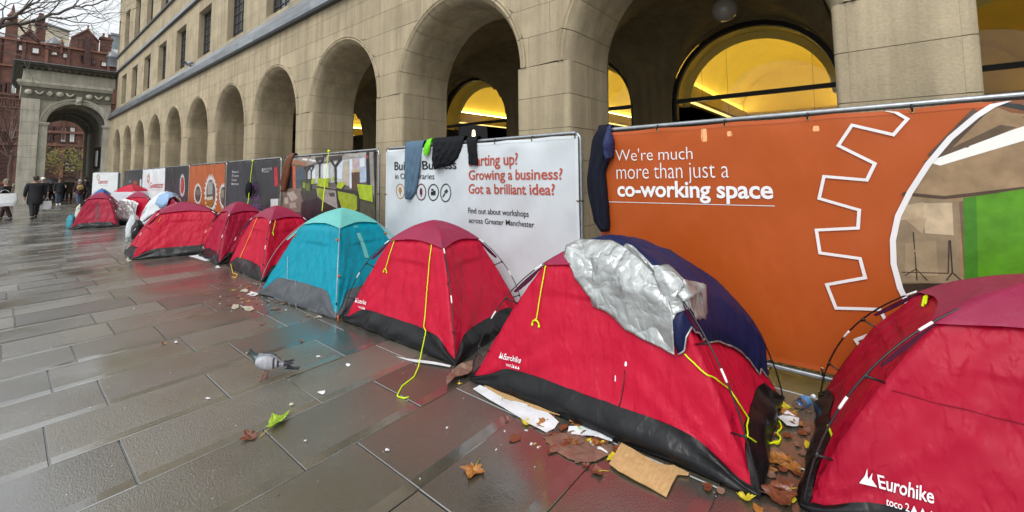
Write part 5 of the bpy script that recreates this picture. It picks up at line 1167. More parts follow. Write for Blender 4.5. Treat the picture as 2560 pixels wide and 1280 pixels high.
t7b = Tent('blue and red tent glimpsed behind the farthest crimson tent', [(1.85, 22.3), (2.5, 21.6), (3.0, 22.6), (2.3, 23.4)], 1.25, seed=12, res=.6, mats=BLUEN, cap=1.1)
for i_, (y_, w_) in enumerate(((512, 7), (519, 5), (526, 8), (534, 6), (541, 9), (549, 5), (556, 6))):
    mb = MB(); x_ = 243+3*math.sin(i_*2.3); mb.add([t6.project(x_+w_*math.cos(a)*(.7+.3*math.sin(a*3+i_)), y_+4.6*math.sin(a), .006) for a in [6.283*k/9 for k in range(9)]], [tuple(range(9))]); mb.build('stain', STAIN, t6.o)

# ================================================================= SHEETS THROWN OVER TENTS
def foil(name, colr):
    m = M_(name, colr, .36, .6, var=.12, scale=6); nt = m.node_tree; b = nt.nodes['Principled BSDF']; L = nt.links.new; geo = nd(nt, 'ShaderNodeNewGeometry'); prev = None
    dn = nd(nt, 'ShaderNodeTexNoise', i_Scale=5.0, i_Detail=2.0); L(geo.outputs['Position'], dn.inputs['Vector']); am = nd(nt, 'ShaderNodeVectorMath', operation='MULTIPLY_ADD'); L(dn.outputs['Color'], am.inputs[0]); am.inputs[1].default_value = (.12, .12, .12); L(geo.outputs['Position'], am.inputs[2])
    for sc, ds in ((3.2, .10), (7.5, .035), (17, .010)):
        v = nd(nt, 'ShaderNodeTexNoise', i_Scale=float(sc), i_Detail=1.0); L(am.outputs[0], v.inputs['Vector']); sb = nd(nt, 'ShaderNodeMath', operation='SUBTRACT'); L(v.outputs[0], sb.inputs[0]); sb.inputs[1].default_value = .5
        ab = nd(nt, 'ShaderNodeMath', operation='ABSOLUTE'); L(sb.outputs[0], ab.inputs[0]); bp = nd(nt, 'ShaderNodeBump', i_Strength=1.0, i_Distance=ds); L(ab.outputs[0], bp.inputs['Height'])
        if prev: L(prev.outputs[0], bp.inputs['Normal'])
        prev = bp
    L(prev.outputs[0], b.inputs['Normal']); return m
SILV = foil('crumpled_silver_foil', (0.40, 0.415, 0.41))
NAVY = nylon('navy_nylon', (0.010, 0.014, 0.062), .45, .05, .014); PALEB_ = nylon('pale_blue_foil', (0.55, 0.62, 0.68), .3, 0, .03); WHB = nylon('white_blanket', (0.66, 0.70, 0.72), .5, .1, .03)
def throw(tent, low, high, name, mat, n=40, m=22, lift=2.2, off=.02, wr=.010, seed=0, hx=.034, px_high=False, parent=None, drop=0.0):
    A = []
    for x, y in low:
        p = tent.project(x, y); A.append(Vector((p.x, p.y, 0)))
    A = pl_sample(A, n); B = []
    for q in high:
        if px_high: p = tent.project(*q); q = (p.x, p.y)
        B.append(Vector((q[0], q[1], 0)))
    B = pl_sample(B, n); rows = []
    for j in range(m+1):
        row = []
        for i in range(n):
            q = A[i].lerp(B[i], j/m); h = tent.bvh.ray_cast(Vector((q.x, q.y, 3)), Vector((0, 0, -1)), 6)
            h2 = tent.hull.ray_cast(Vector((q.x, q.y, 3)), Vector((0, 0, -1)), 6); z = h[0].z if h[0] is not None else gz(q.x, q.y)+.02
            if h2[0] is not None: w_ = min(1, j/m*lift); z = max(z, lerp(z, h2[0].z+hx, w_*w_*(3-2*w_)))
            nn = h[1] if h[1] is not None else Vector((0, 0, 1)); nn = nn if nn.z > 0 else -nn
            # poles stand above the cloth of the tent
            e = off+wr*(1+1.5*nz(q.x*6+seed, q.y*6, z*4))+wr*.8*abs(nz(q.x*13-z*9, q.y*13, z*9+seed)); row.append(Vector((q.x, q.y, z))+nn*e)
        rows.append(row)
    mb = MB(); mb.grid(rows); o = mb.build(name, mat, parent); solidify(o, .0015, 0); return o, rows
cover = empty('thrown_sheet', (2.95, 1.4, 1.1), 0, 'silver lined navy sheet thrown over the crimson tent in front of the orange banner', 'sheet')
cx, cy = t1.ctr.x, t1.ctr.y
_, rA = throw(t1, [(1412, 640), (1440, 690), (1475, 735), (1520, 775), (1570, 820), (1610, 845), (1655, 862), (1692, 880)], [(1425, 622), (1470, 616), (1530, 618), (1570, 640), (1620, 685), (1655, 735), (1668, 780), (1676, 815)], 'silver_side', SILV, 60, 40, 2.6, .016, .004, 3, px_high=True, parent=cover, hx=.034)
_, rB = throw(t1, [(1700, 880), (1715, 872), (1750, 850), (1790, 852), (1825, 868), (1860, 885), (1890, 918), (1913, 940)], [(cx+.05, cy+.75), (cx+.42, cy+.45), (cx+.50, cy+.1), (cx+.50, cy-.25), (cx+.50, cy-.55), (cx+.50, cy-.80), (cx+.50, cy-.86)], 'navy_side', NAVY, 54, 34, 14, .010, .006, 5, px_high=False, parent=cover, hx=.012)
def strip_edge(pts, w, mat, name, parent):
    mb = MB(); mb.tube(pts, w, 5); return mb.build(name, mat, parent)
strip_edge([p for p in rB[0]], .006, SILV, 'silver_hem', cover)
throw(t1, [(1560, 628), (1600, 660), (1650, 705), (1700, 745), (1752, 800)], [(1590, 640), (1640, 690), (1690, 735), (1700, 775), (1716, 806)][::-1][::-1], 'turned_fold', SILV, 30, 8, 2.2, .034, .010, 8, px_high=True, parent=cover)
throw(t1, [(1676, 800), (1690, 806), (1720, 806), (1752, 800)], [(1600, 660), (1640, 690), (1690, 735), (1740, 785)], 'turned_back_corner', SILV, 26, 14, 2.2, .040, .008, 9, px_high=True, parent=cover)
cover2 = empty('thrown_blanket', (3.1, 16, 1.0), 0, 'white and pale blue blanket draped over a faded red tent behind the broadside one', 'blanket')
throw(t9, [(338, 572), (350, 575), (372, 560), (392, 540), (420, 520), (446, 508)], [(t9.ctr.x-.10, t9.ctr.y+.9), (t9.ctr.x+.25, t9.ctr.y+.6), (t9.ctr.x+.3, t9.ctr.y), (t9.ctr.x+.35, t9.ctr.y-.5), (t9.ctr.x+.45, t9.ctr.y-.9)], 'blanket_cloth', WHB, 30, 20, 2.2, .04, .02, 1, px_high=False, parent=cover2)
throw(t9, [(396, 512), (408, 522), (425, 514), (440, 504)], [(402, 497), (418, 490), (432, 492), (446, 500)], 'blue_lining', nylon('pale_blue_lining', (.30, .46, .68), .4), 18, 8, 2.2, .075, .012, 2, px_high=True, parent=cover2)
cover3 = empty('thrown_foil', (2.9, 19.8, .5), 0, 'crumpled silver foil sheet over the lower front of the small far crimson tent', 'foil sheet')
throw(t8, [(283, 549), (300, 553), (320, 554), (340, 550)], [(303, 514), (318, 512), (336, 520), (352, 530)], 'foil', foil('white_silver_foil', (.62, .64, .64)), 26, 16, 1.2, .05, .02, 4, px_high=True, parent=cover3)

# ================================================================= CLOTHES HUNG ON THE FENCE
def hang(name, label, cat, rows, mat, off=.075, fold=.022, freq=5, back=.22, seed=0, thick=.004, mats=None):
    """rows: [(xl, yl, xr, yr), ...] from the top of the fence down, surveyed on the fence plane"""
    L = [PLuz(r[0], r[1], off) for r in rows]; Rr = [PLuz(r[2], r[3], off) for r in rows]; n = 26
    Ls = pl_sample([Vector((a, b, 0)) for a, b in L], 30); Rs = pl_sample([Vector((a, b, 0)) for a, b in Rr], 30); P = []
    zt = max(Ls[0].y, Rs[0].y)
    for k in range(7):      # over the tube and down the far side
        row = []
        for i in range(n+1):
            q = Ls[0].lerp(Rs[0], i/n); a = math.pi*(k/6)
            if k < 6: x = XW-.03*math.cos(math.pi-a)*1.0*(-1); row.append(Vector((XW+.045*math.cos(a), q.x, q.y+.045*math.sin(a))))
            else: row.append(Vector((XW-.05, q.x, q.y-.01)))
        P.append(row)
    bk = []
    for k in range(5, 0, -1):
        bk.append([Vector((XW+.05+.012*math.sin(i*.9+seed), Ls[0].lerp(Rs[0], i/n).x, Ls[0].lerp(Rs[0], i/n).y-back*k/5)) for i in range(n+1)])
    body = []
    for j in range(1, 30):
        row = []; jj = j/29
        for i in range(n+1):
            q = Ls[j].lerp(Rs[j], i/n); e = abs(math.sin(math.pi*i/n))**.4; f = fold*(math.sin(i/n*freq*2*math.pi/2+seed+jj*2.5)+.8*nz(i*.35, jj*5, seed)+.45*nz(i*.9+jj*4, jj*9, seed+3))*min(1, jj*3+.2)
            row.append(Vector((XW-.052-(off-.052)*min(1, jj*2)*e-abs(f)*e, q.x+.004*nz(jj*9, i*.3, seed), q.y)))
        body.append(row)
    mb = MB(); mb.grid(bk+P+body); o = mb.build(name, mat); solidify(o, thick, 0); return tag(o, label, cat)
def PLuz(x, y, off):
    p = onX(x, y, XW-off); return p.y, p.z
DENIM = nylon('faded_denim', (0.085, 0.145, 0.21), .8, 0, .012); BLKC = nylon('black_cloth', (0.006, 0.0065, 0.009), .8, 0, .014); NAVC = nylon('navy_cloth', (0.005, 0.0065, 0.016), .8, 0, .014); NAVB = nylon('navy_shell', (0.02, 0.028, 0.09), .5, 0, .01); BRN = nylon('brown_leather', (0.13, 0.045, 0.02), .5, 0, .012); LIMEC = nylon('lime_cloth', (0.16, 0.62, 0.02), .6, 0, .01)
hang('jeans', 'faded blue jeans hung over the left part of the white banner', 'trousers', [(1010, 361, 1054, 358), (1009, 390, 1050, 388), (1009, 420, 1047, 420), (1009, 455, 1041, 460), (1010, 480, 1037, 482), (1012, 496, 1024, 499)], DENIM, freq=4, seed=1)
hang('lime_sock', 'small lime green sock over the fence between the jeans and the black trousers', 'sock', [(1061, 355, 1073, 352), (1057, 368, 1073, 362), (1056, 380, 1069, 380), (1059, 388, 1066, 388)], LIMEC, off=.08, freq=2, back=.06, seed=2, fold=.008)
hang('black_jacket', 'black garment bunched over the white banner, hiding part of its black title', 'jacket', [(1077, 352, 1153, 347), (1076, 375, 1148, 372), (1076, 395, 1140, 395), (1079, 412, 1125, 412), (1082, 424, 1108, 416)], BLKC, off=.09, fold=.028, freq=4.3, seed=3)
hang('black_trouser_leg', 'narrow black trouser leg over the white banner just left of the red lettering', 'trousers', [(1161, 350, 1187, 347), (1166, 370, 1188, 370), (1168, 390, 1190, 392), (1169, 410, 1192, 414)], BLKC, off=.08, fold=.012, freq=3, seed=4)
hang('navy_coat', 'long navy coat hanging over the joint between the white and the orange banner', 'coat', [(1486, 322, 1508, 320), (1472, 350, 1518, 350), (1466, 400, 1522, 385), (1462, 440, 1506, 430), (1464, 480, 1510, 478), (1474, 520, 1515, 520), (1480, 555, 1517, 560), (1498, 578, 1515, 580)], NAVC, off=.12, fold=.022, freq=2.6, seed=5)
hang('navy_sleeve', 'short navy blue sleeve of shell fabric hooked over the corner of the orange banner', 'garment', [(1502, 322, 1512, 321), (1500, 350, 1522, 348), (1504, 385, 1523, 368), (1512, 402, 1520, 395)], NAVB, off=.17, fold=.012, freq=2, seed=6)
hang('brown_coat', 'brown coat slung over the joint between the dark banner and the office photograph', 'coat', [(712, 388, 724, 388), (704, 410, 719, 410), (700, 440, 716, 440), (700, 465, 711, 462), (703, 480, 708, 478)], BRN, off=.12, fold=.02, freq=3, seed=7)
hang('black_hat', 'black rounded hat or bag hanging in front of the dark banner from a neon cord', 'bag', [(618, 452, 626, 448), (612, 465, 632, 462), (611, 480, 634, 482), (614, 492, 632, 496), (620, 497, 628, 499)], BLKC, off=.16, fold=.01, back=.02, freq=1, seed=8, thick=.03) if False else None
mb = MB(); c = onX(622, 474, XW-.12); mb.lathe([(0, -.20), (.07, -.18), (.12, -.08), (.13, .02), (.10, .13), (.05, .19), (0, .21)], c, 14, 0, .5, Matrix.Scale(.55, 3, Vector((1, 0, 0)))); mb.tube([c+Vector((0, 0, .19)), c+Vector((.05, -.02, .35)), onX(631, 402, XW-.03)], .006, 5)
tag(mb.build('black_bag', BLKC), 'rounded black bag hanging in front of the dark banner', 'bag')
def free_cord(pts, name, label, mat='neon', r=.006):
    P = pl_sample(pts, 22); mb = MB(); mb.tube([p+Vector((.006*nz(i*.5, 2, 1), 0, 0)) for i, p in enumerate(P)], r, 6)
    mb.lathe([(.0, -.03), (.022, -.02), (.022, .02), (0, .03)], P[0], 8); tag(mb.build(name, M[mat]), label, 'cord')
free_cord([onX(822, 378, XW-.05), onX(818, 410, XW-.08), onX(812, 460, XW-.13), onX(805, 528, XW-.3)], 'neon_cord', 'neon yellow cord tied to the fence top in front of the office photograph banner')
free_cord([onX(632, 402, XW-.05), onX(627, 440, XW-.1), onX(623, 480, XW-.14), onX(619, 512, XW-.25)], 'neon_cord', 'neon yellow cord tied to the fence top in front of the dark banner')
# ================================================================= LITTER, LEAVES, PIGEON
M['card'] = M_('wet_cardboard', (0.46, 0.28, 0.12), .7, var=.15, scale=6, streak=(3, 12, 3)); M['paper'] = M_('soggy_white_paper', (0.62, 0.64, 0.66), .5, var=.15, scale=9); M['pack'] = M_('brown_wet_paper', (0.17, 0.10, 0.07), .35, var=.35, scale=9, coat=.6)
M['tissue'] = M_('soggy_tissue', (.42, .37, .28), .5, var=.4, scale=30); M['lo'] = M_('orange_brown_leaf', (0.30, 0.115, 0.02), .5, var=.35, scale=25, coat=.4); M['lg'] = M_('yellow_green_leaf', (0.30, 0.46, 0.03), .5, var=.35, scale=18, coat=.4); M['lr'] = M_('red_brown_leaf', (0.15, 0.04, 0.015), .45, var=.35, scale=25, coat=.5); M['ly'] = M_('yellow_leaf', (0.50, 0.40, 0.02), .5, var=.2, scale=25)
def sheet(name, pts, mat, label, cat, h=.012, wave=.006, th=.003, seed=0, raised=None, cuts=5, group=None):
    """crumpled sheet lying on the paving, outline in ground points; gets real thickness"""
    P = [Vector((p.x, p.y, 0)) if isinstance(p, Vector) else Vector((*onG(*p).xy, 0)) for p in pts]
    bm = bmesh.new(); vs = [bm.verts.new(p) for p in P]; f = bm.faces.new(vs); bmesh.ops.triangulate(bm, faces=[f])
    size = max((a-b).length for a in P for b in P)
    for _ in range(cuts):
        es = [e for e in bm.edges if e.calc_length() > size/9]
        if not es: break
        bmesh.ops.subdivide_edges(bm, edges=es, cuts=1); bmesh.ops.triangulate(bm, faces=[f for f in bm.faces if len(f.verts) > 3])
    for v in bm.verts:
        n = .5+nz(v.co.x*3.5/size*.5+seed, v.co.y*3.5/size*.5, seed); v.co.z = gz(v.co.x, v.co.y)+.004+h*max(0, n)+wave*abs(nz(v.co.x*9/size, v.co.y*9/size, seed+4))
    me = bpy.data.meshes.new(name); bm.to_mesh(me); bm.free(); me.materials.append(mat); me.polygons.foreach_set('use_smooth', [False]*len(me.polygons)); o = link(bpy.data.objects.new(name, me)); solidify(o, th, 1); return tag(o, label, cat, group)
def maple(x, y, size, rot, mat, label, seed=0, stem=True, curl=.02, group=None, fold=0.0):
    rn = random.Random(seed); c = onG(x, y); tips = [(-2.45, .62), (-1.35, .86), (0, 1.0), (1.35, .86), (2.45, .62)]; out = []
    for i, (a, r) in enumerate(tips):
        out += [(a-.30, r*.72*rn.uniform(.9, 1.1)), (a-.16, r*.80), (a, r*rn.uniform(.92, 1.05)), (a+.16, r*.80), (a+.30, r*.72*rn.uniform(.9, 1.1))]
        if i < 4: out.append(((a+tips[i+1][0])/2, .58))
    out.append((math.pi, .12))
    o = empty('leaf', (c.x, c.y, c.z), 0, label, 'leaf', group); bm = bmesh.new(); vs = []
    for a, r in out:
        p = Vector((math.sin(a)*r*size, math.cos(a)*r*size, 0)); vs.append(bm.verts.new(p))
    cv = bm.verts.new((0, 0, 0)); n = len(vs)
    for i in range(n): bm.faces.new((cv, vs[i], vs[(i+1) % n]))
    bmesh.ops.subdivide_edges(bm, edges=bm.edges[:], cuts=2, use_grid_fill=True); bmesh.ops.triangulate(bm, faces=bm.faces[:])
    Rz = Matrix.Rotation(rot, 3, 'Z')
    for v in bm.verts:
        p = v.co.copy(); d = p.length/size; z = curl*(d**2)*(1+1.4*nz(p.x*12+seed, p.y*12, seed))+.25*size*abs(nz(p.x*9/size*.2, p.y*9/size*.2, seed))
        if fold: z += fold*abs(p.x)/size; p.x *= .45
        z -= .02*size*math.cos(math.atan2(p.x, p.y)*5)*d; q = Rz @ Vector((p.x, p.y, 0)); v.co = Vector((c.x+q.x, c.y+q.y, c.z+.004+max(0, z)))
    me = bpy.data.meshes.new('blade'); bm.to_mesh(me); bm.free(); me.materials.append(mat); b = link(bpy.data.objects.new('blade', me)); b.parent = o; b.matrix_parent_inverse = Matrix.Translation(-c); solidify(b, .0015, 1)
    if stem:
        e = Rz @ Vector((0, -size*1.0, 0)); mb = MB(); mb.tube([c+Vector((0, 0, .008)), c+e*.5+Vector((0, 0, .012)), c+e+Vector((.004, 0, .006))], [.002, .0018, .0026], 5); mb.build('stalk', M['ly'], o)
def g2(*pts): return [(x, y) for x, y in pts]
Z3 = 2250/580.0
def c3(*pts): return [(1180+x/Z3, 930+y/Z3) for x, y in pts]
sheet('cardboard_piece', c3((1450,712),(1500,745),(1640,830),(1760,895),(1860,915),(1960,915),(2050,960),(2105,1000),(2095,1020),(2010,1010),(1990,1020),(1885,1225),(1750,1150),(1600,1080),(1420,985),(1330,915),(1380,840)), M['card'], 'torn flat piece of tan cardboard beside the tent with the silver sheet', 'cardboard', .018, .005, .005, 1)
sheet('cardboard_piece', c3((100,120),(300,190),(420,235),(500,290),(700,370),(940,450),(930,465),(640,390),(420,320),(250,240),(130,165)), M['card'], 'long narrow strip of cardboard tucked under the black edge of the tent', 'cardboard', .02, .004, .005, 2)
sheet('paper_sheet', c3((10,175),(75,140),(200,195),(320,280),(420,300),(560,345),(700,390),(760,430),(840,500),(800,560),(720,600),(560,520),(470,465),(300,360),(130,260)), M['paper'], 'long torn sheet of soggy white paper lying along the tent with the silver sheet', 'paper', .010, .006, .002, 3)
sheet('paper_sheet', c3((940,548),(1100,535),(1370,615),(1360,690),(1180,645),(925,605)), M['paper'], 'smaller clean white sheet half under the black tent edge, right of the torn one', 'paper', .02, .004, .002, 4)
sheet('paper_strip', c3((1145,672),(1180,690),(1318,795),(1295,825),(1230,790),(1140,690)), M['paper'], 'narrow white paper strip near the cardboard', 'paper', .008, .003, .002, 5)
sheet('brown_wrapper', c3((690,640),(860,610),(1060,640),(1200,650),(1390,740),(1340,810),(1200,880),(1060,890),(930,850),(800,770)), M['pack'], 'sodden brown paper spread between the white sheets and the cardboard', 'paper', .006, .008, .002, 6)
sheet('brown_wrapper', [(1146, 922), (1182, 910), (1180, 938), (1160, 950), (1142, 954), (1115, 975), (1118, 955), (1130, 935)], M['pack'], 'crumpled brown paper wedged between the two crimson tents', 'paper', .05, .03, .003, 7)
sheet('white_scrap', [(1942, 1046), (1968, 1034), (1998, 1050), (1996, 1072), (1968, 1074), (1956, 1062)], M['paper'], 'white card with cut corners lying between the two nearest tents', 'paper', .03, .003, .003, 8)
sheet('white_scrap', [(472, 641), (500, 637), (530, 652), (512, 653)], M['paper'], 'flat white card by the broadside crimson tent', 'paper', .01, .002, .003, 9)
sheet('silver_strip', [(990, 893), (1062, 905), (1128, 918), (1124, 922), (1040, 908)], M['paper'], 'thin pale strip along the black edge of the tent with the trailing cord', 'paper', .01, .002, .002, 10)
maple(1185, 1178, .085, R_(115), M['lo'], 'single orange brown maple leaf lying alone on the wet paving', 3)
maple(690, 1062, .135, R_(-62), M['lg'], 'folded yellow green leaf with a long stalk, on the paving below the pigeon', 5, curl=.015, fold=.03)
maple(628, 1092, .07, R_(100), M['lr'], 'small reddish dead leaf beside the yellow green one', 6, False)
LV = [(1365,1063,.075,1.2,'lo','orange brown leaf lying on the torn white paper'),(1437,1060,.07,4.0,'lo','curled rusty leaf against the black tent edge'),(1318,1062,.045,.3,'ly','small ochre leaf at the lower edge of the torn paper'),(1465,1165,.03,2,'lr','small dark red leaf left of the round brown one'),(1497,1182,.05,.7,'lr','round red brown leaf near the left corner of the cardboard'),(1452,1075,.02,.5,'lg','tiny green leaf on the clean white sheet'),(1262,1000,.03,1.5,'lg','small green leaf scrap on the torn paper'),
      (1940,1235,.12,2.2,'lr','large red brown leaf between the bottoms of the two nearest tents'),(1970,1225,.09,.6,'lr','second red brown leaf, overlapping the large one at the right'),(1975,1162,.10,.9,'lo','broad olive brown leaf between the two nearest tents'),(1925,1150,.08,3.2,'lo','tan leaf under the tent corner, beside the olive brown one'),(1865,1245,.05,1.9,'ly','yellow leaf at the bottom corner of the silver sheet tent'),(1975,1035,.08,1.0,'lo','golden brown leaf behind the white card'),(1990,1060,.06,2.7,'lo','brown leaf in front of the white card'),(1965,1020,.05,.2,'ly','small yellow leaf beside the plastic bottle'),(1925,1085,.06,5,'lr','dark rusty leaf by the neon cord loop'),
      (1149,962,.018,1,'ly','tiny yellow leaf by the tent corner'),(755,855,.03,1,'lr','reddish leaf in front of the teal tent'),(770,790,.03,2,'lo','orange leaf at the teal tent edge'),(1268,1052,.025,.4,'lr','small flat red leaf below the torn paper'),(410,860,.03,.2,'lr','faint reddish leaf on the wet slabs right of the teal tent reflection')]
for i, (x, y, sz, ro, m, lb) in enumerate(LV): maple(x, y, sz, ro, M[m], lb, 30+i, i % 2 == 0)
# scattered scraps
SP = [(804,984,11,'knotted white scrap near the neon cord end'),(969,1128,8,'small white scrap lying between two joints of the paving'),(795,893,6,'white scrap right of the pigeon'),(870,914,8,'pale grey scrap near the black tent edge'),(763,1105,4,'tiny white scrap right of the green leaf'),(730,1013,9,'crumbled pale scraps above the green leaf'),(1240,1128,3,'white fleck near the torn paper'),(1118,1073,4,'white fleck left of the torn paper'),(798,793,9,'small white box lid at the teal tent edge'),(520,998,7,'pale curled scrap below the pigeon'),(588,768,16,'pale scrap of tissue near the pile of litter'),(620,772,20,'wide pale soggy tissue in the litter by the teal tent'),(632,735,14,'white tissue against the teal tent corner'),(610,728,12,'buff soggy paper beside the teal tent corner'),(545,668,8,'small white scrap under the slack crimson tent'),(440,857,5,'tiny pale scrap on the slabs'),(335,772,3,'tiny white fleck on the left slabs'),(320,650,12,'pale sodden strip at the foot of the broadside tent')]
for i, (x, y, r, lb) in enumerate(SP):
    rn = random.Random(i+50); n = 11; pts = [(x+r*.85*math.cos(2*math.pi*k/n)*rn.uniform(.4, 1.25), y+r*.42*math.sin(2*math.pi*k/n)*rn.uniform(.4, 1.25)) for k in range(n)]
    sheet('scrap', pts, M['paper'] if i % 3 == 0 or r < 9 else M['tissue'], lb, 'litter', .008, .006, .002, i, cuts=2, group='paper scraps on the paving')
fl = MB(); rn = random.Random(77)
for i in range(200):      # crumbs and flecks too many to count
    x, y = (rn.uniform(100, 1900), rn.uniform(700, 1280)) if i < 90 else (rn.gauss(630, 60), rn.gauss(745, 22)) if i < 170 else (rn.gauss(1500, 130), rn.gauss(1090, 30))
    if y < 600: continue
    p = onG(x, y, .004)
    if p.x > 2.36 or p.y > 12 or p.y < 0: continue
    s = rn.uniform(.0015, .004) if i < 90 else rn.uniform(.003, .011); a = rn.uniform(0, 6.28); d = Vector((math.cos(a), math.sin(a), 0))*s; e = Vector((-d.y, d.x, 0))*rn.uniform(.3, .8)
    fl.obox(p, d, e, (0, 0, .001), rn.choice((0, 0, 1, 2)))
tag(fl.build('crumbs', [M['paper'], M['card'], M['lr']]), 'scattered crumbs and leaf flecks on the wet paving', kind='stuff')
# sodden leaf litter in the corners between the tents
lf = MB(); rn = random.Random(91)
for i in range(250):
    if i % 5 in (1, 3): continue
    if i < 70: x, y = rn.gauss(1440, 60), rn.gauss(1095, 22)
    elif i < 160: x, y = rn.gauss(1955, 40), rn.uniform(1010, 1270)
    elif i < 225: x, y = rn.gauss(640, 42), rn.gauss(748, 18)
    else: x, y = rn.uniform(1150, 1900), 0; y = 945+(x-1180)*.43+rn.uniform(12, 34)
    p = onG(x, y, .003+.006*rn.random()); s = rn.uniform(.018, .050); a0 = rn.uniform(0, 6.28); n = 6
    if p.x < 2.36 or p.y < .45 or p.y > 5.5 or i < 70 or i >= 225:
        lf.add([p]+[p+Vector((s*math.cos(a0+k*6.283/n)*rn.uniform(.5, 1.2), s*math.sin(a0+k*6.283/n)*rn.uniform(.3, .9), rn.uniform(0, .005))) for k in range(n)], [(0, k+1, (k+1) % n+1) for k in range(n)], rn.choice((0, 1, 1, 1, 2, 2)) if i % 12 else 3, rn.random())
tag(lf.build('leaf_litter', [M['lo'], M['lr'], M['pack'], M['ly']]), 'sodden brown leaf litter gathered along the tent edges', kind='stuff')
# bottle
M['pet'] = glass_mat('clear_plastic', (.93, .96, .97)); M['plabel'] = M_('blue_bottle_label', (.08, .25, .55), .4); M['pcap'] = M_('white_cap', (.75, .78, .8), .4)
p = onG(2012, 1004, .035); q = onG(2040, 988, .04); d = (q-p).normalized(); bo_ = empty('plastic_bottle', (p.x, p.y, gz(p.x, p.y)), 0, 'crumpled clear plastic bottle with a blue label between the two nearest tents', 'bottle')
Mr = d.to_track_quat('Z', 'Y').to_matrix(); mb = MB(); mb.lathe([(.0, -.10), (.028, -.10), (.032, -.085), (.030, -.05), (.033, -.04), (.033, .03), (.030, .05), (.012, .085), (.012, .10)], p, 14, 0, .5, Mr); mb.build('bottle_body', M['pet'], bo_)
mb = MB(); mb.lathe([(.0335, -.03), (.0338, .02)], p, 14, 0, .5, Mr); mb.build('bottle_label', M['plabel'], bo_); mb = MB(); mb.lathe([(0, .118), (.015, .118), (.015, .10), (.0, .10)], p, 12, 0, .5, Mr); mb.build('bottle_cap', M['pcap'], bo_)
# pigeon
M['pgrey'] = M_('pigeon_grey_feathers', (0.22, 0.235, 0.26), .6, var=.25, scale=60); M['pdark'] = M_('pigeon_dark_feathers', (0.035, 0.04, 0.05), .45, var=.2, scale=50); M['ppale'] = M_('pigeon_pale_wing', (0.36, 0.37, 0.40), .6, var=.25, scale=70); M['pneck'] = M_('pigeon_neck_sheen', (0.05, 0.075, 0.075), .3, .3); M['pleg'] = M_('pigeon_leg', (.35, .10, .08), .6); M['pbeak'] = M_('pigeon_beak', (.45, .45, .42), .5)
def pigeon(loc, hd, sc, label, perched=False):
    o = empty('pigeon', loc, 0, label, 'pigeon'); Rz = Matrix.Rotation(hd, 3, 'Z')
    def W_(x, y, z): return Vector(loc)+(Rz @ Vector((x*.86, y*1.3, z*1.5)))*sc     # x forward
    st = [(-.335, .055, .006, .018), (-.27, .075, .010, .034), (-.20, .095, .020, .040), (-.13, .115, .042, .052), (-.06, .125, .056, .064), (.02, .130, .060, .066), (.08, .145, .054, .058), (.12, .165, .040, .042), (.145, .19, .028, .028), (.165, .212, .024, .022), (.188, .222, .023, .022), (.205, .222, .018, .018), (.215, .218, .008, .008)]
    rings = []
    for x, z, h, w in st: rings.append([W_(x, w*math.cos(a), z+h*math.sin(a)) for a in [2*math.pi*i/14 for i in range(14)]])
    mb = MB(); n = 14
    for j in range(len(rings)-1):
        mi = 2 if j >= 6 and j < 9 else (1 if j < 1 or j >= 9 else 0); mb.add(rings[j]+rings[j+1], [(i, (i+1) % n, n+(i+1) % n, n+i) for i in range(n)], mi, .5, True)
    mb.add(rings[0], [tuple(range(n))]); mb.add(rings[-1], [tuple(range(n))[::-1]]); mb.build('body', [M['pgrey'], M['pdark'], M['pneck']], o)
    for s in (-1, 1):
        wg = MB(); P = []
        for j in range(15):
            x = lerp(.10, -.25, j/14); hh = .058*abs(math.sin(math.pi*min(1, (j+1.2)/13)))**.7 if j < 13 else .010; zc = lerp(.152, .098, j/14); row = []
            for i in range(7):
                a = lerp(-.9, 1.15, i/6); wv = lerp(.070, .030, max(0, (j-5)/9)); row.append(W_(x, s*(wv*math.cos(a*.8)+.006), zc+hh*math.sin(a)))
            P.append(row)
        for j in range(14):
            mi = 1 if j in (8, 10) or j > 12 else 0; wg.add(P[j]+P[j+1], [(i, i+1, 8+i, 7+i) for i in range(6)], mi, .5, True)
        w_ = wg.build('wing', [M['ppale'], M['pdark']], o); 
        pf = MB()
        for q in range(3): pf.obox(W_(-.265-.012*q, s*(.022+.006*q), .105-.006*q), (Rz @ Vector((.055, 0, -.008)))*sc, (Rz @ Vector((0, .008, 0)))*sc, Vector((0, 0, .003))*sc)
        pf.build('primary_feathers', M['pdark'], o)
        lg = MB(); a = s*.022; dx = .03 if s > 0 else -.02
        lg.tube([W_(-.02, a, .08), W_(dx-.01, a, .045), W_(dx, a, .006)], [.011*sc, .005*sc, .0045*sc], 6)
        for t in (-.6, 0, .6): lg.tube([W_(dx, a, .006), W_(dx+.035*math.cos(t), a+.03*math.sin(t), .003)], [.004*sc, .0025*sc], 5)
        lg.tube([W_(dx, a, .006), W_(dx-.02, a, .003)], [.004*sc, .0025*sc], 5); lg.build('leg', M['pleg'], o)
        ey = MB(); ey.lathe([(0, -.004*sc), (.004*sc, 0), (0, .004*sc)], W_(.195, s*.0205, .226), 8); ey.build('eye', M['lo'], o)
    tl = MB()
    for q in range(7): an = (q-3)*.07; tl.obox(W_(-.335, .03*math.sin(an*3), .052-.001*abs(q-3)), (Rz @ Vector((.075*math.cos(an), -.075*math.sin(an), .012)))*sc, (Rz @ Vector((0, .012, 0)))*sc, Vector((0, 0, .0015))*sc)
    tl.build('tail', M['pdark'], o)
    bk = MB(); bk.tube([W_(.208, 0, .220), W_(.225, 0, .216), W_(.238, 0, .206)], [.008*sc, .006*sc, .002*sc], 6); bk.build('beak', M['pbeak'], o)
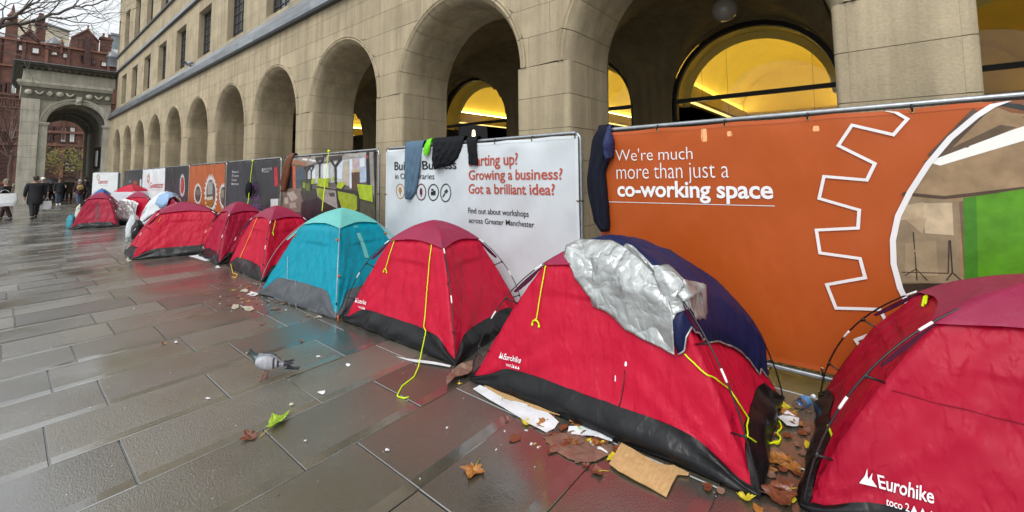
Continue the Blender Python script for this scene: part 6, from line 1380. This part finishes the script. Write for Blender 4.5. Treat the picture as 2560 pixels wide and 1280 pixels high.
pg_ = onG(662, 948, 0); pigeon((pg_.x, pg_.y, pg_.z+.002), math.atan2(.72, -.72)+.25, .68, 'grey pigeon with black wing bars walking on the wet paving')
lp = onX(462, 168, 5.2); pigeon((5.13, 23.6, 6.46), R_(200), .85, 'pigeon perched on the lead ledge below a window, wings half raised', True)
lp2 = pigeon((5.12, 23.05, 6.44), R_(100), .8, 'second pigeon on the lead ledge, right of the other one', True)
# sleeping bag and gear round the far tents
M['sbag'] = nylon('teal_patterned_bag', (.03, .22, .28), .5, 0, .03); M['sbag2'] = nylon('pale_quilt', (.55, .6, .5), .6, 0, .03)
def lump(name, c, rx, ry, rz_, mat, label, cat, seed):
    mb = MB(); P = []
    for j in range(13):
        th = -math.pi/2+math.pi*j/12; row = []
        for i in range(20):
            a = 2*math.pi*i/20; k = 1+.28*nz(math.cos(a)*1.6+seed, math.sin(a)*1.6, th*1.4); z = max(-.02, math.sin(th)*rz_*k+rz_*.45); row.append(Vector((c[0]+rx*k*math.cos(a)*math.cos(th), c[1]+ry*k*math.sin(a)*math.cos(th), gz(c[0], c[1])+z)))
        P.append(row)
    mb.grid(P, 0, .5, True, True); tag(mb.build(name, mat), label, cat)
lump('sleeping_bag', (1.50, 20.5), .12, .42, .30, M['sbag'], 'teal patterned sleeping bag heaped against the farthest crimson tent', 'sleeping bag', 1)
lump('quilt', (1.68, 20.75), .10, .22, .50, M['sbag2'], 'pale quilt piled behind the teal sleeping bag', 'quilt', 2)
lump('black_bundle', (2.40, 15.3), .16, .22, .30, BLKP, 'black plastic bundle at the foot of the blanket covered tent', 'bundle', 3)
lump('white_bundle', (2.32, 15.5), .14, .14, .42, WHB, 'white cloth bundle on the black plastic one by the blanket covered tent', 'bundle', 4)
lump('wet_heap', (3.0, 6.95), .2, .15, .16, M['pack'], 'wet brown heap between the teal tent and its crimson neighbour', 'litter heap', 5)

# ================================================================= PEOPLE
M['skin'] = M_('skin', (0.36, 0.20, 0.14), .55, var=.06); 
_pm = {}
def cm(c, r=.75):
    k = tuple(c)+(r,)
    if k not in _pm: _pm[k] = M_('cloth_%d' % len(_pm), c, r, var=.15, scale=14, bump=.006, bscale=18)
    return _pm[k]
def skin_obj(name, V, E, mat, parent, loc, hd, sub=2, root=0):
    me = bpy.data.meshes.new('s'); Rz = Matrix.Rotation(hd, 3, 'Z'); me.from_pydata([tuple(Rz @ Vector(v[:3])) for v in V], E, []); o = bpy.data.objects.new('s', me); SC.collection.objects.link(o)
    m = o.modifiers.new('skin', 'SKIN'); m.use_smooth_shade = True; m.use_x_symmetry = False; o.modifiers.new('sub', 'SUBSURF').levels = sub
    sk = me.skin_vertices[0].data
    for i, v in enumerate(V): sk[i].radius = (v[3], v[4] if len(v) > 4 else v[3]); sk[i].use_root = (i == root)
    dg = bpy.context.evaluated_depsgraph_get(); nm = bpy.data.meshes.new_from_object(o.evaluated_get(dg)); bpy.data.objects.remove(o); bpy.data.meshes.remove(me)
    nm.name = name; nm.materials.clear(); nm.materials.append(mat); q = link(bpy.data.objects.new(name, nm)); q.location = loc; q.parent = parent; q.matrix_parent_inverse = Matrix.Translation(-Vector(parent.location)); return q
def person(px, py, hd, h, coat, trou, label, hat=None, hair=(.03, .02, .015), stride=.25, armR=(0, 0), armL=(0, 0), coatlen=.45, wide=1.0, loc=None, umb=None, shoe=(.02, .02, .02), hood=False, lean=.03):
    g = onG(px, py) if loc is None else Vector((loc[0], loc[1], gz(*loc))); o = empty('person', (g.x, g.y, g.z), 0, label, 'person'); k = h/1.75; w = wide
    def S(*v): return tuple(c*k for c in v)
    s = stride
    hips, ch = .93, 1.38; ln = lean
    # arm end points: forward swing, lift
    def arm(sd, sw, lift):
        wa = 1+(w-1)*.45; sx = sd*.19*wa; sh = (sx, ln, 1.42)
        el = (sd*(.24*wa), ln+sw*.55, 1.13+lift*.30); wr = (sd*(.235*wa), ln+sw+.05+lift*.28, .90+lift*.55); return sh, el, wr
    aR, aL = arm(1, *armR), arm(-1, *armL)
    V = [S(0, 0, hips, .12), S(0, .0, 1.1, .115), S(0, ln, ch, .12), S(0, ln, 1.50, .052), S(0, ln+.01, 1.57, .066), S(0, ln+.02, 1.66, .088), S(0, ln+.01, 1.72, .06)]
    E = [(0, 1), (1, 2), (2, 3), (3, 4), (4, 5), (5, 6)]
    for sd, (sh, el, wr) in ((1, aR), (-1, aL)):
        b = len(V); V += [S(*sh, .055), S(*el, .043), S(*wr, .030), S(wr[0], wr[1]+.01, wr[2]-.07, .032)]; E += [(2, b), (b, b+1), (b+1, b+2), (b+2, b+3)]
        for f in range(4): V.append(S(wr[0]+(f-1.5)*.006, wr[1]+.005+(f-1.5)*.018, wr[2]-.145+abs(f-1.3)*.012, .008)); E.append((b+3, len(V)-1))
        V.append(S(wr[0]-sd*.02, wr[1]+.045, wr[2]-.10, .009)); E.append((b+3, len(V)-1))
    feet = []
    for sd, st in ((1, s), (-1, -s)):
        b = len(V); V += [S(sd*.09, 0, .86, .08), S(sd*.10, st*.55+.02, .48, .055), S(sd*.10, st-.02, .09, .034), S(sd*.10, st+.09, .045, .022)]; E += [(0, b), (b, b+1), (b+1, b+2), (b+2, b+3)]; feet.append((sd*.10, st))
    loc_ = (g.x, g.y, g.z)
    skin_obj('body', V, E, M['skin'], o, loc_, hd)
    # trousers
    V2 = [S(0, 0, .95, .135*w), S(0, 0, .87, .13*w)]; E2 = [(0, 1)]
    for sd, st in ((1, s), (-1, -s)):
        b = len(V2); V2 += [S(sd*.095*w, .0, .78, .098), S(sd*.10, st*.55+.02, .48, .078), S(sd*.10, st-.02, .11, .066)]; E2 += [(1, b), (b, b+1), (b+1, b+2)]
    skin_obj('trousers', V2, E2, cm(trou), o, loc_, hd)
    # coat with sleeves
    cb = .93-coatlen*.55
    V3 = [S(0, .0, 1.15, .175*w, .15), S(0, ln, 1.36, .165*w, .13), S(0, ln, 1.46, .085, .085), S(0, 0, .95, .185*w, .165), S(0, 0, cb, .20*w, .19)]; E3 = [(0, 1), (1, 2), (0, 3), (3, 4)]
    for sh, el, wr in (aR, aL): b = len(V3); V3 += [S(*sh, .078), S(*el, .064), S(*wr, .052)]; E3 += [(1, b), (b, b+1), (b+1, b+2)]
    skin_obj('coat', V3, E3, cm(coat), o, loc_, hd)
    for sd, st in feet:
        skin_obj('shoe', [S(sd, st-.07, .06, .058), S(sd, st+.05, .052, .058), S(sd, st+.17, .042, .046)], [(0, 1), (1, 2)], cm(shoe, .4), o, loc_, hd, 1)
    c = hat or hair; Rz = Matrix.Rotation(hd, 3, 'Z'); mb = MB(); hc = g+(Rz @ Vector(S(0, ln+.005, 1.665)))
    prof = [(.098*math.cos(a), .118*math.sin(a)) for a in [R_(-8 if not hood else -50)+R_(98 if not hood else 140)*i/8 for i in range(9)]]
    mb.lathe([(max(.001, r*k*(1.12 if hood else 1)), z*k) for r, z in prof], hc+Vector((0, 0, .012)), 14); 
    mb.obox(hc+(Rz @ Vector((0, -.045*k, -.03*k))), (Rz @ Vector((.075*k, 0, 0))), (Rz @ Vector((0, .04*k, 0))), (0, 0, .06*k)); mb.build('hat' if hat else 'hair', cm(c, .7), o)
    for sd in (-1, 1):
        e = MB(); e.lathe([(0, -.012*k), (.009*k, 0), (0, .012*k)], g+(Rz @ Vector(S(sd*.033, ln+.098, 1.655))), 8); e.build('eye', cm((.02, .02, .02), .3), o)
    nb = MB(); q = g+(Rz @ Vector(S(0, ln+.105, 1.63))); nb.obox(q, (Rz @ Vector((.012*k, 0, 0))), (Rz @ Vector((0, .016*k, 0))), (0, 0, .022*k)); nb.build('nose', M['skin'], o)
    return o, g, Rz, [g+(Rz @ Vector(S(a[2][0], a[2][1]+.01, a[2][2]-.09))) for a in (aR, aL)]
def bag(p, w, h, d, mat, label, hd=0, cat='bag'):
    o = empty('carrier_bag', (p.x, p.y, p.z-h-.2), 0, label, cat); Rz = Matrix.Rotation(hd, 3, 'Z'); mb = MB(); P = []
    for j in range(9):
        t = j/8; ww = w*(.92+.12*math.sin(math.pi*t))*(1 if t > .05 else .9); dd = d*(1.05-.75*t); row = []
        for i in range(16):
            a = 2*math.pi*i/16; cx_ = abs(math.cos(a))**.5*math.copysign(1, math.cos(a)); sx_ = abs(math.sin(a))**.5*math.copysign(1, math.sin(a)); q = Vector((cx_*ww/2*(1+.06*nz(i*.8, j*.7, w)), sx_*dd/2*(1+.2*nz(i*.6, j, h)), -h*(1-t))); row.append(p-Vector((0, 0, .16))+(Rz @ q))
        P.append(row)
    mb.grid(P, 0, .5, True, True); mb.add(P[0], [tuple(range(16))]); mb.build('bag_body', mat, o)
    for s in (-1, 1): hb_ = MB(); b = p-Vector((0, 0, .16)); hb_.tube([b+(Rz @ Vector((-w*.22, s*d*.12, 0))), b+(Rz @ Vector((-w*.10, s*d*.08, .12))), p+Vector((0, 0, -.005)), b+(Rz @ Vector((w*.10, s*d*.08, .12))), b+(Rz @ Vector((w*.22, s*d*.12, 0)))], .006, 5); hb_.build('handle', mat, o)
WB = M_('white_plastic', (.70, .72, .73), .4, var=.1, scale=10)
away = R_(-5); toward = R_(180)
_, g_, rz_, hn = person(84, 547, R_(8), 1.78, (.008, .008, .012), (.010, .010, .012), 'person in a long black coat walking away, seen from behind, carrying a small white bag', hair=(.05, .03, .02), armR=(.02, .05), stride=.30, wide=1.3, coatlen=.75)
bag(hn[0]+Vector((.10, 0, .02)), .30, .34, .16, WB, 'small white plastic bag held by the person in the long black coat', R_(10))
_, g_, rz_, hn = person(12, 551, R_(60), 1.66, (.012, .012, .014), (.03, .012, .010), 'person in a dark coat at the left edge carrying a big white bag', hat=(.20, .18, .14), armR=(.1, .35), stride=.22, coatlen=.6)
bag(onY(12, 474, 26.6), .72, .50, .34, WB, 'big white bag carried by the person at the left edge', R_(5))
person(40, 508, R_(30), 1.68, (.20, .185, .14), (.12, .11, .10), 'person in a pale beige hooded coat behind the black coated walker', hat=(.30, .27, .21), stride=.1, hood=True)
person(58, 508, R_(150), 1.66, (.22, .22, .19), (.2, .18, .15), 'person in a light grey coat and cap near the stone pilaster', hat=(.32, .31, .28), stride=.12)
person(103, 520, R_(175), 1.76, (.022, .015, .020), (.012, .012, .015), 'person in a dark jacket with a white cap beside the black coated walker', hat=(.72, .72, .70), stride=.15)
_, gU, _, hn = person(146, 513, R_(185), 1.74, (.010, .012, .016), (.025, .045, .08), 'person in a black jacket and blue jeans walking this way under the gateway', stride=.22, shoe=(.6, .6, .6), armL=(.05, .6))
person(172, 502, R_(170), 1.72, (.060, .052, .042), (.012, .012, .014), 'person in a grey brown coat under a dark umbrella near the gateway', stride=.2, coatlen=.7, armR=(.1, .9))
person(197, 513, R_(10), 1.60, (.035, .008, .014), (.06, .09, .16), 'person in a maroon coat with a tan backpack walking away', hat=(.35, .35, .36), stride=.18, coatlen=.5)
person(222, 505, R_(90), 1.80, (.012, .012, .013), (.02, .012, .010), 'tall person in black bending beside the far white banner', stride=.15, hood=True, hat=(.012, .012, .013), lean=.22)
person(232, 500, R_(240), 1.86, (.014, .014, .014), (.012, .012, .012), 'person in black standing close to the far white banner with an arm raised', stride=.1, hood=True, hat=(.014, .014, .014), armR=(.25, 1.2))
person(92, 505, R_(200), 1.7, (.08, .05, .045), (.02, .02, .02), 'person partly hidden behind the black coated walker', stride=.1)
person(130, 500, R_(100), 1.68, (.03, .03, .04), (.02, .02, .025), 'person in dark clothes standing far back under the gateway, left of the umbrellas', stride=.1)
person(157, 499, R_(20), 1.72, (.05, .045, .05), (.03, .03, .04), 'distant person in a dusky coat between the jeans wearer and the grey brown coat', stride=.15)
person(211, 500, R_(200), 1.70, (.02, .02, .022), (.015, .015, .018), 'distant person in dark clothes between the tan backpack and the bending person', stride=.1)
person(118, 503, R_(170), 1.70, (.10, .09, .08), (.03, .03, .03), 'distant person in a light jacket just right of the white capped one', stride=.12)
# backpack and umbrellas
g_ = onG(197, 513); mb = MB(); c = g_+Vector((0, -.24, 1.12))
P = [[c+Vector((.17*abs(math.cos(a))**.5*math.copysign(1, math.cos(a))*math.cos(t), .10*math.sin(a)*math.cos(t), .17*math.sin(t))) for a in [2*math.pi*i/14 for i in range(14)]] for t in [-1.5+.3*j for j in range(11)]]
mb.grid(P, 0, .5, True, True); mb.tube([c+Vector((-.08, .08, .15)), c+Vector((-.09, .2, .22)), c+Vector((-.09, .26, .1))], .015, 5); mb.tube([c+Vector((.08, .08, .15)), c+Vector((.09, .2, .22)), c+Vector((.09, .26, .1))], .015, 5)
tag(mb.build('backpack', cm((.30, .20, .08), .6)), 'tan backpack on the back of the person in the maroon coat', 'backpack')
def umbrella(c, r, colr, label, tilt=0.2):
    o = empty('umbrella', (c.x, c.y, c.z-.8), 0, label, 'umbrella'); Rm = Matrix.Rotation(tilt, 3, 'X'); mb = MB(); rows = []
    for j in range(7):
        t = j/6; row = []
        for i in range(32):
            a = 2*math.pi*i/32; s_ = 1-.07*abs(math.sin(a*4))*t; row.append(c+Rm @ Vector((r*t*s_*math.cos(a), r*t*s_*math.sin(a), .30*r*2*(math.cos(t*1.25)-.55))))
        rows.append(row)
    mb.grid(rows, 0, .5, True, True); q = mb.build('umbrella_canopy', cm(colr, .5), o); solidify(q, .004)
    sh_ = MB(); sh_.tube([c+Rm @ Vector((0, 0, r*.36)), c+Rm @ Vector((0, 0, -.75))], .008, 6); sh_.build('shaft', M['black'], o)
    for i in range(8): a = 2*math.pi*i/8; rb = MB(); rb.tube([c+Rm @ Vector((0, 0, r*.25)), c+Rm @ Vector((r*.92*math.cos(a), r*.92*math.sin(a), -r*.13))], .004, 4); rb.build('rib', M['black'], o)
c = onY(128, 452, 43); umbrella(c, .62, (.010, .010, .012), 'open black umbrella left of the person in jeans')
c = onY(172, 448, 46); umbrella(c, .52, (.10, .07, .06), 'open brownish umbrella over the person in the grey brown coat')
# bollard / steel posts by the gateway
for i, (x, y, l) in enumerate(((226, 500, 'steel bollard beside the person bending at the far banner'), (233, 505, 'second steel bollard, half behind the farthest banner'))):
    g_ = onG(x, y); mb = MB(); mb.lathe([(.10, 0), (.10, .03), (.065, .04), (.065, 1.02), (.06, 1.06), (.03, 1.09), (0, 1.09)], g_, 14); tag(mb.build('bollard', M['galv']), l, 'bollard', 'steel bollards by the gateway')
